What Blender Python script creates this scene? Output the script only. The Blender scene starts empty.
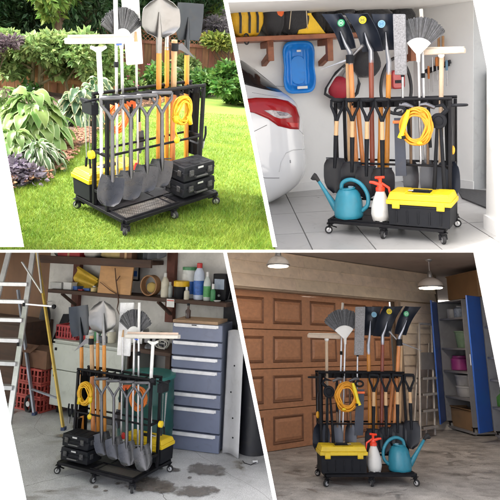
import bpy, bmesh, math, random
import numpy as np
from mathutils import Vector, Matrix
random.seed(7); rng = np.random.default_rng(7)
PI = math.pi
sc = bpy.context.scene
COL = sc.collection
F = 600.0; CX = 250.0; CY = 160.0          # pinhole: focal length and principal point, in photo pixels
EYE = np.array([0.0, 0.0, 3.2])

# ------------------------------------------------------------------ materials
def rgb(h):
    h = h.lstrip('#'); v = [int(h[i:i+2], 16)/255 for i in (0, 2, 4)]
    return tuple((c/12.92 if c <= .04045 else ((c+.055)/1.055)**2.4) for c in v)
_M = {}
def M(name, col=None, rough=.5, metal=0.0, var=.18, scale=6.0, bump=.06, bscale=80.0, coat=0.0, col2=None,
      spec=.5, stretch=(1, 1, 1), trans=0.0, island=0.0, sheen=0.0, detail=5.0, sub=0.0, grime=None):
    """Procedural Principled material: base colour broken up by noise, roughness break-up and a fine bump."""
    if name in _M: return _M[name]
    if isinstance(col, str): col = rgb(col)
    if isinstance(col2, str): col2 = rgb(col2)
    m = bpy.data.materials.new(name); m.use_nodes = True
    nt = m.node_tree; N = nt.nodes; L = nt.links
    b = N['Principled BSDF']
    tc = N.new('ShaderNodeTexCoord'); mp = N.new('ShaderNodeMapping'); mp.inputs['Scale'].default_value = stretch
    L.new(tc.outputs['Object'], mp.inputs['Vector'])
    nz = N.new('ShaderNodeTexNoise'); nz.inputs['Scale'].default_value = scale; nz.inputs['Detail'].default_value = detail
    nz.inputs['Roughness'].default_value = .62
    L.new(mp.outputs['Vector'], nz.inputs['Vector'])
    rp = N.new('ShaderNodeValToRGB'); rp.color_ramp.elements[0].position = .3; rp.color_ramp.elements[1].position = .7
    c1 = tuple(max(0, c*(1-var)) for c in col); c2 = tuple(min(1, c*(1+var)) for c in col) if col2 is None else col2
    rp.color_ramp.elements[0].color = (*c1, 1); rp.color_ramp.elements[1].color = (*c2, 1)
    L.new(nz.outputs['Fac'], rp.inputs['Fac'])
    out = rp.outputs['Color']
    if island:
        g = N.new('ShaderNodeNewGeometry'); hs = N.new('ShaderNodeHueSaturation')
        mr = N.new('ShaderNodeMapRange'); mr.inputs['To Min'].default_value = 1-island; mr.inputs['To Max'].default_value = 1+island
        L.new(g.outputs['Random Per Island'], mr.inputs['Value']); L.new(mr.outputs['Result'], hs.inputs['Value'])
        mh = N.new('ShaderNodeMapRange'); hv = min(.03, island*.1); mh.inputs['To Min'].default_value = .5-hv; mh.inputs['To Max'].default_value = .5+hv
        wn = N.new('ShaderNodeTexWhiteNoise'); wn.noise_dimensions = '1D'; L.new(g.outputs['Random Per Island'], wn.inputs['W'])
        L.new(wn.outputs['Value'], mh.inputs['Value']); L.new(mh.outputs['Result'], hs.inputs['Hue'])
        L.new(out, hs.inputs['Color']); out = hs.outputs['Color']
    if grime is None: grime = .32 if (bump and not sub) else 0
    if grime:
        gn = N.new('ShaderNodeTexNoise'); gn.inputs['Scale'].default_value = 9; gn.inputs['Detail'].default_value = 9; gn.inputs['Roughness'].default_value = .7; gn.inputs['Distortion'].default_value = .8
        oi = N.new('ShaderNodeObjectInfo'); ad = N.new('ShaderNodeVectorMath'); ad.operation = 'ADD'; sc_ = N.new('ShaderNodeVectorMath'); sc_.operation = 'SCALE'; sc_.inputs['Scale'].default_value = 40
        L.new(oi.outputs['Random'], sc_.inputs[0]); L.new(tc.outputs['Object'], ad.inputs[0]); L.new(sc_.outputs['Vector'], ad.inputs[1]); L.new(ad.outputs['Vector'], gn.inputs['Vector'])
        gr = N.new('ShaderNodeMapRange'); gr.interpolation_type = 'SMOOTHSTEP'; gr.inputs['From Min'].default_value = .50; gr.inputs['From Max'].default_value = .72; gr.inputs['To Max'].default_value = grime; L.new(gn.outputs['Fac'], gr.inputs['Value'])
        gx = N.new('ShaderNodeMix'); gx.data_type = 'RGBA'; L.new(gr.outputs['Result'], gx.inputs['Factor']); L.new(out, gx.inputs['A'])
        lum = sum(col)/3; gx.inputs['B'].default_value = (*[(.45*c+d)*.9 for c, d in zip(col, (.045, .036, .026))], 1) if lum > .06 else (.075, .066, .055, 1); out = gx.outputs['Result']
    L.new(out, b.inputs['Base Color'])
    n2 = N.new('ShaderNodeTexNoise'); n2.inputs['Scale'].default_value = bscale; n2.inputs['Detail'].default_value = 4
    L.new(mp.outputs['Vector'], n2.inputs['Vector'])
    if bump:
        bp = N.new('ShaderNodeBump'); bp.inputs['Strength'].default_value = min(1, bump*4); bp.inputs['Distance'].default_value = .004
        L.new(n2.outputs['Fac'], bp.inputs['Height']); L.new(bp.outputs['Normal'], b.inputs['Normal'])
    mr2 = N.new('ShaderNodeMapRange'); mr2.inputs['To Min'].default_value = max(.03, rough-.1); mr2.inputs['To Max'].default_value = min(1, rough+.12)
    L.new(nz.outputs['Fac'], mr2.inputs['Value']); L.new(mr2.outputs['Result'], b.inputs['Roughness'])
    b.inputs['Metallic'].default_value = metal; b.inputs['Coat Weight'].default_value = coat
    b.inputs['Specular IOR Level'].default_value = spec; b.inputs['Sheen Weight'].default_value = sheen
    b.inputs['Transmission Weight'].default_value = trans
    if sub:
        tr = N.new('ShaderNodeBsdfTranslucent'); mx = N.new('ShaderNodeMixShader'); mx.inputs['Fac'].default_value = sub
        L.new(out, tr.inputs['Color']); L.new(b.outputs['BSDF'], mx.inputs[1]); L.new(tr.outputs['BSDF'], mx.inputs[2])
        L.new(mx.outputs['Shader'], N['Material Output'].inputs['Surface'])
    _M[name] = m
    return m

# ------------------------------------------------------------------ mesh builder
class MB:
    def __init__(s): s.v = []; s.f = []; s.mi = []; s.m = 0; s.attr = None
    def add(s, vs, fs):
        o = len(s.v); s.v += [tuple(v) for v in vs]
        for f in fs: s.f.append(tuple(i+o for i in f)); s.mi.append(s.m)
        return s
    def box(s, c, d, rot=None, taper=1.0):
        c = Vector(c); x, y, z = d[0]/2, d[1]/2, d[2]/2
        vs = [Vector((sx*x*(taper if sz > 0 else 1), sy*y*(taper if sz > 0 else 1), sz*z)) for sz in (-1, 1) for sy in (-1, 1) for sx in (-1, 1)]
        if rot is not None: vs = [rot @ v for v in vs]
        return s.add([v+c for v in vs], [(0, 2, 3, 1), (4, 5, 7, 6), (0, 1, 5, 4), (2, 6, 7, 3), (0, 4, 6, 2), (1, 3, 7, 5)])
    def rbox(s, c, d, r, rot=None, n=3):
        """box with corners rounded seen from the front (XZ outline), extruded in Y"""
        x, z = d[0]/2-r, d[2]/2-r; pts = []
        for (cx, cz, a0) in ((x, z, 0), (-x, z, 90), (-x, -z, 180), (x, -z, 270)):
            for k in range(n+1):
                a = math.radians(a0+90*k/n); pts.append((cx+r*math.cos(a), cz+r*math.sin(a)))
        return s.ext(pts, -d[1]/2, d[1]/2, c, rot)
    def ext(s, pts, y0, y1, c=(0, 0, 0), rot=None):
        """closed outline in XZ extruded from y0 to y1"""
        n = len(pts); c = Vector(c)
        vs = [Vector((p[0], y0, p[1])) for p in pts]+[Vector((p[0], y1, p[1])) for p in pts]
        if rot is not None: vs = [rot @ v for v in vs]
        return s.add([v+c for v in vs], [tuple(range(n))]+[tuple(range(2*n-1, n-1, -1))]+[(i+n, (i+1) % n+n, (i+1) % n, i) for i in range(n)])
    def extz(s, pts, z0, z1, c=(0, 0, 0)):
        """closed outline in XY extruded from z0 to z1"""
        n = len(pts); c = Vector(c)
        vs = [Vector((p[0], p[1], z0))+c for p in pts]+[Vector((p[0], p[1], z1))+c for p in pts]
        return s.add(vs, [tuple(range(n-1, -1, -1)), tuple(range(n, 2*n))]+[(i, (i+1) % n, (i+1) % n+n, i+n) for i in range(n)])
    def hull(s, q0, q1):
        """prism between two point loops of equal length"""
        n = len(q0)
        return s.add(list(q0)+list(q1), [tuple(range(n-1, -1, -1)), tuple(range(n, 2*n))]+[(i, (i+1) % n, (i+1) % n+n, i+n) for i in range(n)])
    def beam(s, a, b, w, h=None, up=(0, 0, 1)):
        a, b = Vector(a), Vector(b); h = h or w; d = (b-a).normalized(); up = Vector(up)
        if abs(d.dot(up)) > .95: up = Vector((0, 1, 0))
        x = d.cross(up).normalized(); y = x.cross(d)
        o = [(-w/2, -h/2), (w/2, -h/2), (w/2, h/2), (-w/2, h/2)]
        return s.hull([a+x*p+y*q for p, q in o], [b+x*p+y*q for p, q in o])
    def tube(s, path, r, seg=10, closed=False, cap=True):
        P = [Vector(p) for p in path]; n = len(P)
        if not hasattr(r, '__len__'): r = [r]*n
        vs = []; prev = None
        for i in range(n):
            if closed: d = P[(i+1) % n]-P[i-1]
            else: d = P[min(i+1, n-1)]-P[max(i-1, 0)]
            if d.length < 1e-9: d = Vector((0, 0, 1))
            d.normalize()
            if prev is None:
                u = Vector((0, 0, 1)) if abs(d.z) < .9 else Vector((1, 0, 0))
                x = d.cross(u).normalized()
            else:
                x = (prev-d*prev.dot(d))
                x = x.normalized() if x.length > 1e-6 else d.orthogonal().normalized()
            prev = x; y = d.cross(x)
            for k in range(seg):
                a = 2*PI*k/seg; vs.append(P[i]+(x*math.cos(a)+y*math.sin(a))*r[i])
        fs = []
        for i in range(n if closed else n-1):
            j = (i+1) % n
            for k in range(seg): fs.append((i*seg+k, i*seg+(k+1) % seg, j*seg+(k+1) % seg, j*seg+k))
        if cap and not closed: fs += [tuple(range(seg-1, -1, -1)), tuple(range((n-1)*seg, n*seg))]
        return s.add(vs, fs)
    def lathe(s, c, axis, prof, seg=20, sx=1.0):
        """prof: list of (distance along axis, radius)"""
        c = Vector(c); d = Vector(axis).normalized(); x = d.orthogonal().normalized() if abs(d.z) < .99 else Vector((1, 0, 0)); y = d.cross(x)
        vs = []
        for (h, r) in prof:
            for k in range(seg):
                a = 2*PI*k/seg; vs.append(c+d*h+(x*math.cos(a)*sx+y*math.sin(a))*max(r, 1e-4))
        fs = [(i*seg+k, i*seg+(k+1) % seg, (i+1)*seg+(k+1) % seg, (i+1)*seg+k) for i in range(len(prof)-1) for k in range(seg)]
        fs += [tuple(range(seg-1, -1, -1)), tuple(range((len(prof)-1)*seg, len(prof)*seg))]
        return s.add(vs, fs)
    def ball(s, c, r, seg=12, rings=8, rot=None, noise=0):
        if not hasattr(r, '__len__'): r = (r, r, r)
        vs = []; c = Vector(c)
        for i in range(rings+1):
            t = PI*i/rings
            for k in range(seg):
                a = 2*PI*k/seg
                v = Vector((r[0]*math.sin(t)*math.cos(a), r[1]*math.sin(t)*math.sin(a), r[2]*math.cos(t)))*(1+noise*random.uniform(-1, 1))
                if rot is not None: v = rot @ v
                vs.append(v+c)
        return s.add(vs, [(i*seg+k, (i+1)*seg+k, (i+1)*seg+(k+1) % seg, i*seg+(k+1) % seg) for i in range(rings) for k in range(seg)])
    def grid(s, fn, nu, nv, thick=0.0):
        """fn(u,v)->point; optional thickness along local normals"""
        P = [[Vector(fn(i/nu, j/nv)) for j in range(nv+1)] for i in range(nu+1)]
        vs = [p for r in P for p in r]; W = nv+1
        fs = [(i*W+j, (i+1)*W+j, (i+1)*W+j+1, i*W+j+1) for i in range(nu) for j in range(nv)]
        if thick:
            back = []
            for i in range(nu+1):
                for j in range(nv+1):
                    a = P[min(i+1, nu)][j]-P[max(i-1, 0)][j]; b = P[i][min(j+1, nv)]-P[i][max(j-1, 0)]
                    n = a.cross(b); n = n.normalized() if n.length > 1e-9 else Vector((0, 0, 1)); back.append(P[i][j]-n*thick)
            o = len(vs); vs = vs+back
            fs2 = [(f[3]+o, f[2]+o, f[1]+o, f[0]+o) for f in fs]
            ed = [i*W for i in range(nu+1)], [i*W+nv for i in range(nu+1)], list(range(W)), [nu*W+j for j in range(W)]
            for k, e in enumerate(ed):
                for a, b in zip(e, e[1:]):
                    fs2.append((a, b, b+o, a+o) if k in (1, 2) else (b, a, a+o, b+o))
            fs = fs+fs2
        return s.add(vs, fs)

def sm(path, k=5):
    """Catmull-Rom smoothing of a path"""
    P = [Vector(p) for p in path]; out = []
    for i in range(len(P)-1):
        a, b, c, d = P[max(i-1, 0)], P[i], P[i+1], P[min(i+2, len(P)-1)]
        for j in range(k):
            t = j/k; out.append(.5*((2*b)+(c-a)*t+(2*a-5*b+4*c-d)*t*t+(3*b-a-3*c+d)*t**3))
    return out+[P[-1]]
def circ(cx, cz, rx, rz=None, n=20, a0=0, a1=2*PI):
    rz = rz or rx
    return [(cx+rx*math.cos(a0+(a1-a0)*k/n), cz+rz*math.sin(a0+(a1-a0)*k/n)) for k in range(n)]

# ------------------------------------------------------------------ a place (one of the four), its frame and its things
def camR(y, p, r):
    cy, sy, cp, sp, cr, sr = math.cos(y), math.sin(y), math.cos(p), math.sin(p), math.cos(r), math.sin(r)
    return np.array([[cy, -sy, 0], [sy, cy, 0], [0, 0, 1]]) @ np.array([[1, 0, 0], [0, cp, -sp], [0, sp, cp]]) @ np.array([[cr, 0, sr], [0, 1, 0], [-sr, 0, cr]])
def pray(px, py): return np.array([(px-CX)/F, 1.0, -(py-CY)/F])
def pplane(a, b, inside):
    """plane through the eye and two picture points; normal to the inside point"""
    n = np.cross(pray(*a), pray(*b)); n /= np.linalg.norm(n)
    if n @ pray(*inside) < 0: n = -n
    return n
class Part:
    def __init__(s, name, mb, mats, parent, bevel, smooth, label, kind): s.__dict__.update(locals()); s.obj = None
class Thing:
    def __init__(s, pl, name, label=None, cat=None, group=None, kind=None):
        s.pl, s.name, s.label, s.cat, s.group, s.kind = pl, name, label, cat, group, kind
        s.parts = []; s.T = pl.T.copy(); pl.things.append(s); s.cull = False; s.keep = False
    def part(s, name, mb, mats, parent=None, bevel=0, smooth=35, label=None, kind=None):
        if not isinstance(mats, (list, tuple)): mats = [mats]
        p = Part(name, mb, mats, parent, bevel, smooth, label, kind); p.T = s.pl.T.copy(); s.parts.append(p); return p
class Place:
    def __init__(s, cam, clips, pix=None):
        s.c = np.array(cam[:3]); s.R = camR(*cam[3:]); s.clips = clips; s.pix = pix; s.things = []; s.W = np.eye(4)
        s.W[:3, :3] = s.R.T; s.W[:3, 3] = EYE-s.R.T @ s.c
        s.yaw = cam[3]; s.frame()
    def frame(s, yaw=0.0, origin=(0, 0, 0), mirror=False):
        A = np.eye(4); c, q = math.cos(yaw), math.sin(yaw); A[:2, :2] = [[c, -q], [q, c]]; A[:3, 3] = origin
        if mirror: A = np.diag([-1, 1, 1, 1.0]) @ A
        s.A = A; s.T = s.W @ A; s.Ai = np.linalg.inv(A)
    def frame_px(s, d, px, py, z=0.0):
        """frame whose X runs d radians off the picture plane, origin on the floor under picture point"""
        s.frame(); o = s.G(px, py, z); s.frame(s.yaw+d, (o[0], o[1], 0))
    def _ray(s, px, py):
        if s.pix: px, py = s.pix(px, py)
        d = s.R @ pray(px, py); e = np.append(s.c, 1)
        return (s.Ai @ e)[:3], s.Ai[:3, :3] @ d
    def G(s, px, py, z=0.0):
        e, d = s._ray(px, py); t = (z-e[2])/d[2]; return Vector(e+t*d)
    def P(s, px, py, y=0.0):
        e, d = s._ray(px, py); t = (y-e[1])/d[1]; return Vector(e+t*d)
    def Xp(s, px, py, x=0.0):
        e, d = s._ray(px, py); t = (x-e[0])/d[0]; return Vector(e+t*d)
    def rect(s, x0, y0, x1, y1, y):
        a = s.P((x0+x1)/2, y0, y).z; b = s.P((x0+x1)/2, y1, y).z; l = s.P(x0, (y0+y1)/2, y).x; r = s.P(x1, (y0+y1)/2, y).x
        return min(l, r), max(l, r), b, a          # xmin, xmax, zmin, zmax
    def pbox(s, mb, x0, y0, x1, y1, y, depth, zmin=None):
        l, r, b, t = s.rect(x0, y0, x1, y1, y)
        if zmin is not None: b = zmin
        mb.box(((l+r)/2, y+depth/2, (b+t)/2), (r-l, depth, t-b)); return l, r, b, t
    def solo(s, name, mb, mats, label=None, cat=None, group=None, kind=None, bevel=0, smooth=35, cull=False):
        t = Thing(s, name, label, cat, group, kind); t.part(name, mb, mats, bevel=bevel, smooth=smooth); t.single = True; t.cull = cull; return t
    def struct(s, name, mb, mats, bevel=0): return s.solo(name, mb, mats, kind='structure', bevel=bevel)
    def stuff(s, name, mb, mats, label, cat, cull=True): return s.solo(name, mb, mats, label, cat, kind='stuff', cull=cull)
    # --- write everything out as objects
    def flush(s):
        for t in s.things: s.emit(t)
        s.things = []
    def emit(s, t):
        data = []
        for p in t.parts:
            if not p.mb.v: continue
            V = np.array([tuple(v) for v in p.mb.v], float) @ p.T[:3, :3].T+p.T[:3, 3]
            Fc = p.mb.f; flip = np.linalg.det(p.T[:3, :3]) < 0
            if flip: Fc = [f[::-1] for f in Fc]
            data.append([p, V, Fc, list(p.mb.mi)])
        live = []
        for d in data:
            p, V, Fc, mi = d; out = np.zeros(len(V), bool)
            for n in s.clips: out |= ((V-EYE) @ n) < 0
            if out.all(): continue
            if out.any() and t.cull:
                keep = [i for i, f in enumerate(Fc) if not any(out[j] for j in f)]
                if not keep: continue
                Fc = [Fc[i] for i in keep]; mi = [mi[i] for i in keep]
                used = np.unique(np.concatenate([np.array(f) for f in Fc])); mp = -np.ones(len(V), int); mp[used] = np.arange(len(used))
                if p.mb.attr is not None: d_attr = [p.mb.attr[i] for i in used]
                V = V[used]; Fc = [tuple(mp[list(f)]) for f in Fc]; d[1:] = [V, Fc, mi]
                if p.mb.attr is not None: p.mb.attr = d_attr
                d.append(False)
            else: d.append(bool(out.any()))
            live.append(d)
        if not live: return
        allv = np.concatenate([d[1] for d in live])
        up = s.W[:3, :3] @ np.array([0, 0, 1.0])
        # base point: centre of the footprint in the place's own frame
        loc = (allv-s.W[:3, 3]) @ s.W[:3, :3]
        b = np.array([(loc[:, 0].min()+loc[:, 0].max())/2, (loc[:, 1].min()+loc[:, 1].max())/2, loc[:, 2].min()])
        Mx = np.eye(4); Mx[:3, :3] = s.W[:3, :3]; Mx[:3, 3] = s.W[:3, :3] @ b+s.W[:3, 3]; Mi = np.linalg.inv(Mx)
        single = getattr(t, 'single', False)
        root = None
        if not single:
            root = bpy.data.objects.new(t.name, None); root.empty_display_size = .1; COL.objects.link(root); root.matrix_world = Matrix(Mx.tolist())
        for d in live:
            p, V, Fc, mi, cut = d[0], d[1], d[2], d[3], d[4]
            me = bpy.data.meshes.new(p.name)
            L = V @ Mi[:3, :3].T+Mi[:3, 3]
            me.from_pydata(L.tolist(), [], Fc)
            for m in p.mats: me.materials.append(m)
            if len(p.mats) > 1: me.polygons.foreach_set('material_index', mi)
            if p.mb.attr is not None:
                at = me.color_attributes.new('tone', 'FLOAT_COLOR', 'POINT')
                at.data.foreach_set('color', np.array([[a, a, a, 1] for a in p.mb.attr], np.float32).ravel())
            if cut:
                bm = bmesh.new(); bm.from_mesh(me)
                for n in s.clips:
                    nl = Mx[:3, :3].T @ n; el = Mi[:3, :3] @ EYE+Mi[:3, 3]
                    g = bm.verts[:]+bm.edges[:]+bm.faces[:]
                    bmesh.ops.bisect_plane(bm, geom=g, plane_co=Vector(el), plane_no=Vector(nl), clear_inner=True, clear_outer=False)
                bm.to_mesh(me); nf = len(bm.faces); bm.free()
                if nf == 0: continue
            if p.smooth:
                me.polygons.foreach_set('use_smooth', [True]*len(me.polygons))
                if p.smooth < 180: me.set_sharp_from_angle(angle=math.radians(p.smooth))
            me.update()
            o = bpy.data.objects.new(p.name, me); COL.objects.link(o); p.obj = o
            if p.bevel:
                bv = o.modifiers.new('bevel', 'BEVEL'); bv.width = p.bevel; bv.segments = 2; bv.limit_method = 'ANGLE'; bv.angle_limit = math.radians(40)
                bv.harden_normals = False
            if single: o.matrix_world = Matrix(Mx.tolist()); root = o
            else:
                o.parent = p.parent.obj if (p.parent is not None and p.parent.obj is not None) else root
            if p.label and not single: o['label'] = p.label
            if p.kind: o['kind'] = p.kind
        if root is None: return
        if t.label: root['label'] = t.label
        if t.cat: root['category'] = t.cat
        if t.group: root['group'] = t.group
        if t.kind: root['kind'] = t.kind

# the dividers between the four places, in picture points
VU = ((225.6, 0), (275.2, 248)); VL = ((225.4, 252), (274.8, 499))
hzn = lambda ins: pplane((0, 249.8), (500, 249.8), ins)
garden = Place([-2.4723, -2.9439, 1.6555, -.8731, -.3213, -.0828], [pplane(*VU, (100, 100)), hzn((100, 100))])
garage = Place([1.2005, -4.108, 1.1802, .5189, -.1475, .0536], [pplane(*VU, (400, 100)), hzn((100, 100))])
shed = Place([3.4281, -4.3605, 1.9621, .4679, .1386, -.0245], [pplane(*VL, (100, 400)), hzn((100, 400))])
workshop = Place([-1.4125, -5.9852, 1.1864, -.0564, .2966, -.0082], [pplane(*VL, (400, 400)), hzn((100, 400))])
SHEDPIX = lambda x, y: (130-.81*(x-127), 497+.81*(y-239))
WORKPIX = lambda x, y: (412-.795*(x-334), 480+.795*(y-232))

# ------------------------------------------------------------------ shared materials
blk = lambda: M('black_powder_coat', (.005, .005, .007), .5, 0, .2, bump=.04, bscale=300, spec=.2, grime=.1)
steel = lambda: M('brushed_steel', (.42, .42, .43), .32, .9, .2, scale=20, bump=.04, stretch=(1, 1, 6))
dsteel = lambda: M('dark_forged_steel', (.12, .12, .13), .32, .9, .15, scale=9, bump=.03, bscale=200)
alum = lambda: M('aluminium', (.6, .6, .61), .35, .85, .12, scale=25, bump=.03)
rubber = lambda: M('black_rubber', (.015, .015, .016), .75, bump=.1)
orangew = lambda: M('orange_fibreglass', (.56, .215, .02), .42, 0, .22, scale=10, stretch=(3, 3, .3), coat=.2)
paleh = lambda: M('pale_ash_wood', (.52, .33, .17), .5, 0, .2, scale=14, stretch=(6, 6, .5))
ochre = lambda: M('varnished_orange_wood', (.60, .22, .06), .42, 0, .25, scale=14, stretch=(6, 6, .4), coat=.2)
redw = lambda: M('red_brown_handle', (.22, .045, .02), .4, 0, .25, scale=14, stretch=(6, 6, .4), coat=.2)
whitep = lambda: M('white_plastic', (.70, .70, .68), .45, 0, .06, bump=.03)
yel = lambda: M('yellow_plastic', (.66, .46, .008), .4, 0, .08, bump=.04, bscale=200)
bplast = lambda: M('black_plastic', (.008, .009, .012), .6, 0, .15, bump=.06, bscale=250, spec=.2, grime=.12)
# ================================================================== shared tool parts (all placed in rack coordinates)
def V(*a): return Vector(a)
def lerp(a, b, t): return a+(b-a)*t
def off(p, x=0, y=0, z=0): return Vector((p[0]+x, p[1]+y, p[2]+z))
def along(a, b, hw, n=(0, 1, 0)):
    """unit axis a->b and side vector perpendicular to it and to n"""
    d = (b-a).normalized(); s = d.cross(Vector(n)).normalized(); return d, s
def handle(a, b, r, r2=None, knob=True):
    """slightly swelling wooden or fibreglass handle"""
    r2 = r2 or r; n = 8; P = [lerp(a, b, i/n) for i in range(n+1)]; R = [r+(r2-r)*i/n+(.0012*math.sin(i*1.3)) for i in range(n+1)]
    if knob: P.append(b+(b-a).normalized()*r2*.5); R.append(r2*.6)
    return MB().tube(P, R, 12)
def blade(a, b, prof, n=(0, -1, 0), cup=.02, th=.003, nv=10, bow=0.0, nu=12):
    """blade surface from a to b; prof: half widths along it; cup: edges raised towards n; bow: lengthwise arc"""
    n = Vector(n); d = (b-a); s = d.normalized().cross(n).normalized(); n = s.cross(d.normalized()).normalized()
    if n.dot(Vector((0, -1, 0))) < 0: n = n
    def hw(t):
        k = t*(len(prof)-1); i = min(int(k), len(prof)-2); u = k-i; u = u*u*(3-2*u)*.5+u*.5; return prof[i]+(prof[i+1]-prof[i])*u
    return MB().grid(lambda u, v: a+d*u+s*(hw(u)*(2*v-1))+n*(cup*(2*v-1)**2+bow*4*u*(1-u)-.25*cup), nu, nv, th)
def socket(a, b, r0, r1):
    return MB().tube([a, lerp(a, b, .35), lerp(a, b, .7), b], [r0, lerp(r0, r1, .45), lerp(r0, r1, .8), r1], 12)
def dgrip(c, sidev, w, h, r, down):
    """D handle: crossbar at c and a yoke narrowing down to c+down*h"""
    s = sidev.normalized(); a = c-s*w/2; b = c+s*w/2; bot = c+down*h
    y = MB()
    for e in (a, b):
        y.tube([e, e+down*h*.3, lerp(e, bot, .62)+down*h*.06, bot], [r*.8, r*.8, r*.85, r*1.1], 10)
    g = MB().tube([a-s*r*.3, a, c, b, b+s*r*.3], [r*.6, r*1.1, r*1.15, r*1.1, r*.6], 12)
    return g, y, bot
def ring_pts(c, rx, rz, n=40, y=0.0, a0=0, a1=2*PI, wob=0):
    return [Vector((c[0]+(rx+wob*math.sin(5*a))*math.cos(a), c[1]+y, c[2]+(rz+wob*math.cos(3*a))*math.sin(a))) for a in [a0+(a1-a0)*k/n for k in range(n)]]
def caster(T, p, ang, r=.028):
    """swivel caster hung under p: plate, fork, wheel with tyre and hub, brake tab"""
    q = Matrix.Rotation(ang, 3, 'Z'); c = V(p[0], p[1], r); c = c+q @ V(.012, 0, 0)
    f = MB().box((p[0], p[1], p[2]-.004), (.05, .05, .004), q)
    f.lathe((p[0], p[1], p[2]-.006), (0, 0, -1), [(0, .014), (.012, .016), (.016, .010)], 12)
    for s in (-1, 1):
        f.beam(V(p[0], p[1], p[2]-.016)+q @ V(0, s*.017, 0), c+q @ V(0, s*.017, 0), .024, .003)
    f.box(V(p[0], p[1], p[2]-.018), (.03, .037, .004), q)
    f.beam(V(p[0], p[1], p[2]-.022)+q @ V(-.01, 0, 0), V(p[0], p[1], p[2]-.034)+q @ V(-.045, 0, 0), .02, .004)
    cs = T.part('caster', f, blk())
    ax = q @ V(0, 1, 0)
    T.part('wheel', MB().lathe(c-ax*.011, ax, [(0, r*.8), (.003, r*.98), (.007, r), (.015, r), (.019, r*.98), (.022, r*.8)], 22), rubber(), parent=cs)
    T.part('hub', MB().lathe(c-ax*.013, ax, [(0, r*.3), (.001, r*.62), (.025, r*.62), (.026, r*.3)], 18), alum(), parent=cs)
def rack_base(T, W, D, z=.10, mesh_y=None):
    bm_ = MB(); h = .022
    for y in (-D/2, D/2): bm_.beam((-W/2, y, z-h/2), (W/2, y, z-h/2), .022, h)
    for x in (-W/2, W/2): bm_.beam((x, -D/2+.0115, z-h/2), (x, D/2-.0115, z-h/2), .022, h)
    bm_.beam((.0, -D/2+.012, z-h/2-.001), (.0, D/2-.012, z-h/2-.001), .02, h)
    T.part('base_frame', bm_, blk(), bevel=.0015)
    for x in (-W/2+.01, 0, W/2-.01):
        for y in (-D/2+.008, D/2-.008): caster(T, (x, y, z-h), math.atan2(y, x*.6)+random.uniform(-.5, .5))
def expanded_metal():
    if 'expanded_metal' in _M: return _M['expanded_metal']
    m = M('expanded_metal', (.13, .12, .11), .45, .5, .2, scale=8, bump=0)
    nt = m.node_tree; N = nt.nodes; L = nt.links; b = N['Principled BSDF']
    tc = N.new('ShaderNodeTexCoord'); mp = N.new('ShaderNodeMapping'); mp.inputs['Rotation'].default_value = (0, 0, PI/4)
    mp.inputs['Scale'].default_value = (90, 90, 90); L.new(tc.outputs['Object'], mp.inputs['Vector'])
    ch = N.new('ShaderNodeTexVoronoi'); ch.feature = 'DISTANCE_TO_EDGE'; ch.inputs['Scale'].default_value = 1; ch.inputs['Randomness'].default_value = .1
    L.new(mp.outputs['Vector'], ch.inputs['Vector'])
    st = N.new('ShaderNodeMath'); st.operation = 'GREATER_THAN'; st.inputs[1].default_value = .22; L.new(ch.outputs['Distance'], st.inputs[0])
    mx = N.new('ShaderNodeMix'); mx.data_type = 'RGBA'; old = b.inputs['Base Color'].links[0].from_socket
    L.new(st.outputs[0], mx.inputs['Factor']); L.new(old, mx.inputs['A']); mx.inputs['B'].default_value = (.012, .011, .01, 1)
    L.new(mx.outputs['Result'], b.inputs['Base Color'])
    bp = N.new('ShaderNodeBump'); bp.inputs['Strength'].default_value = .8; bp.inputs['Distance'].default_value = .003; bp.invert = True
    L.new(st.outputs[0], bp.inputs['Height']); L.new(bp.outputs['Normal'], b.inputs['Normal'])
    return m
def rack_uprights(T, W, ys, top, levels, bars=8):
    po = []
    for x in (-W/2, W/2):
        for y in ys:
            mb = MB().beam((x, y, .1), (x, y, top-.012), .022, .022); T.part('post', mb, blk(), bevel=.002)
        for z in (levels[0], levels[-1]):
            T.part('side_rail', MB().beam((x, ys[0]+.0115, z), (x, ys[1]-.0115, z), .018, .018), blk(), bevel=.0015)
    for z in levels+[top]:
        for y in ys:
            r = .011 if z == top else .008
            T.part('crossbar', MB().tube([(-W/2-.012, y, z), (W/2+.012, y, z)], r, 10), blk())
    z = top-.03
    sl = MB()
    for k in range(bars):
        x = -W/2+.05+(W-.1)*k/(bars-1); sl.beam((x, ys[0], z), (x, ys[1], z), .006, .04)
    sl.beam((-W/2, sum(ys)/2, z), (W/2, sum(ys)/2, z), .004, .05)
    for k in range(bars):          # little retaining hooks in front of the slots
        x = -W/2+.05+(W-.1)*k/(bars-1)
        sl.tube([(x, ys[0]-.008, top-.02), (x, ys[0]-.03, top-.03), (x, ys[0]-.035, top-.008)], .005, 6)
    T.part('slot_divider', sl, blk())
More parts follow.
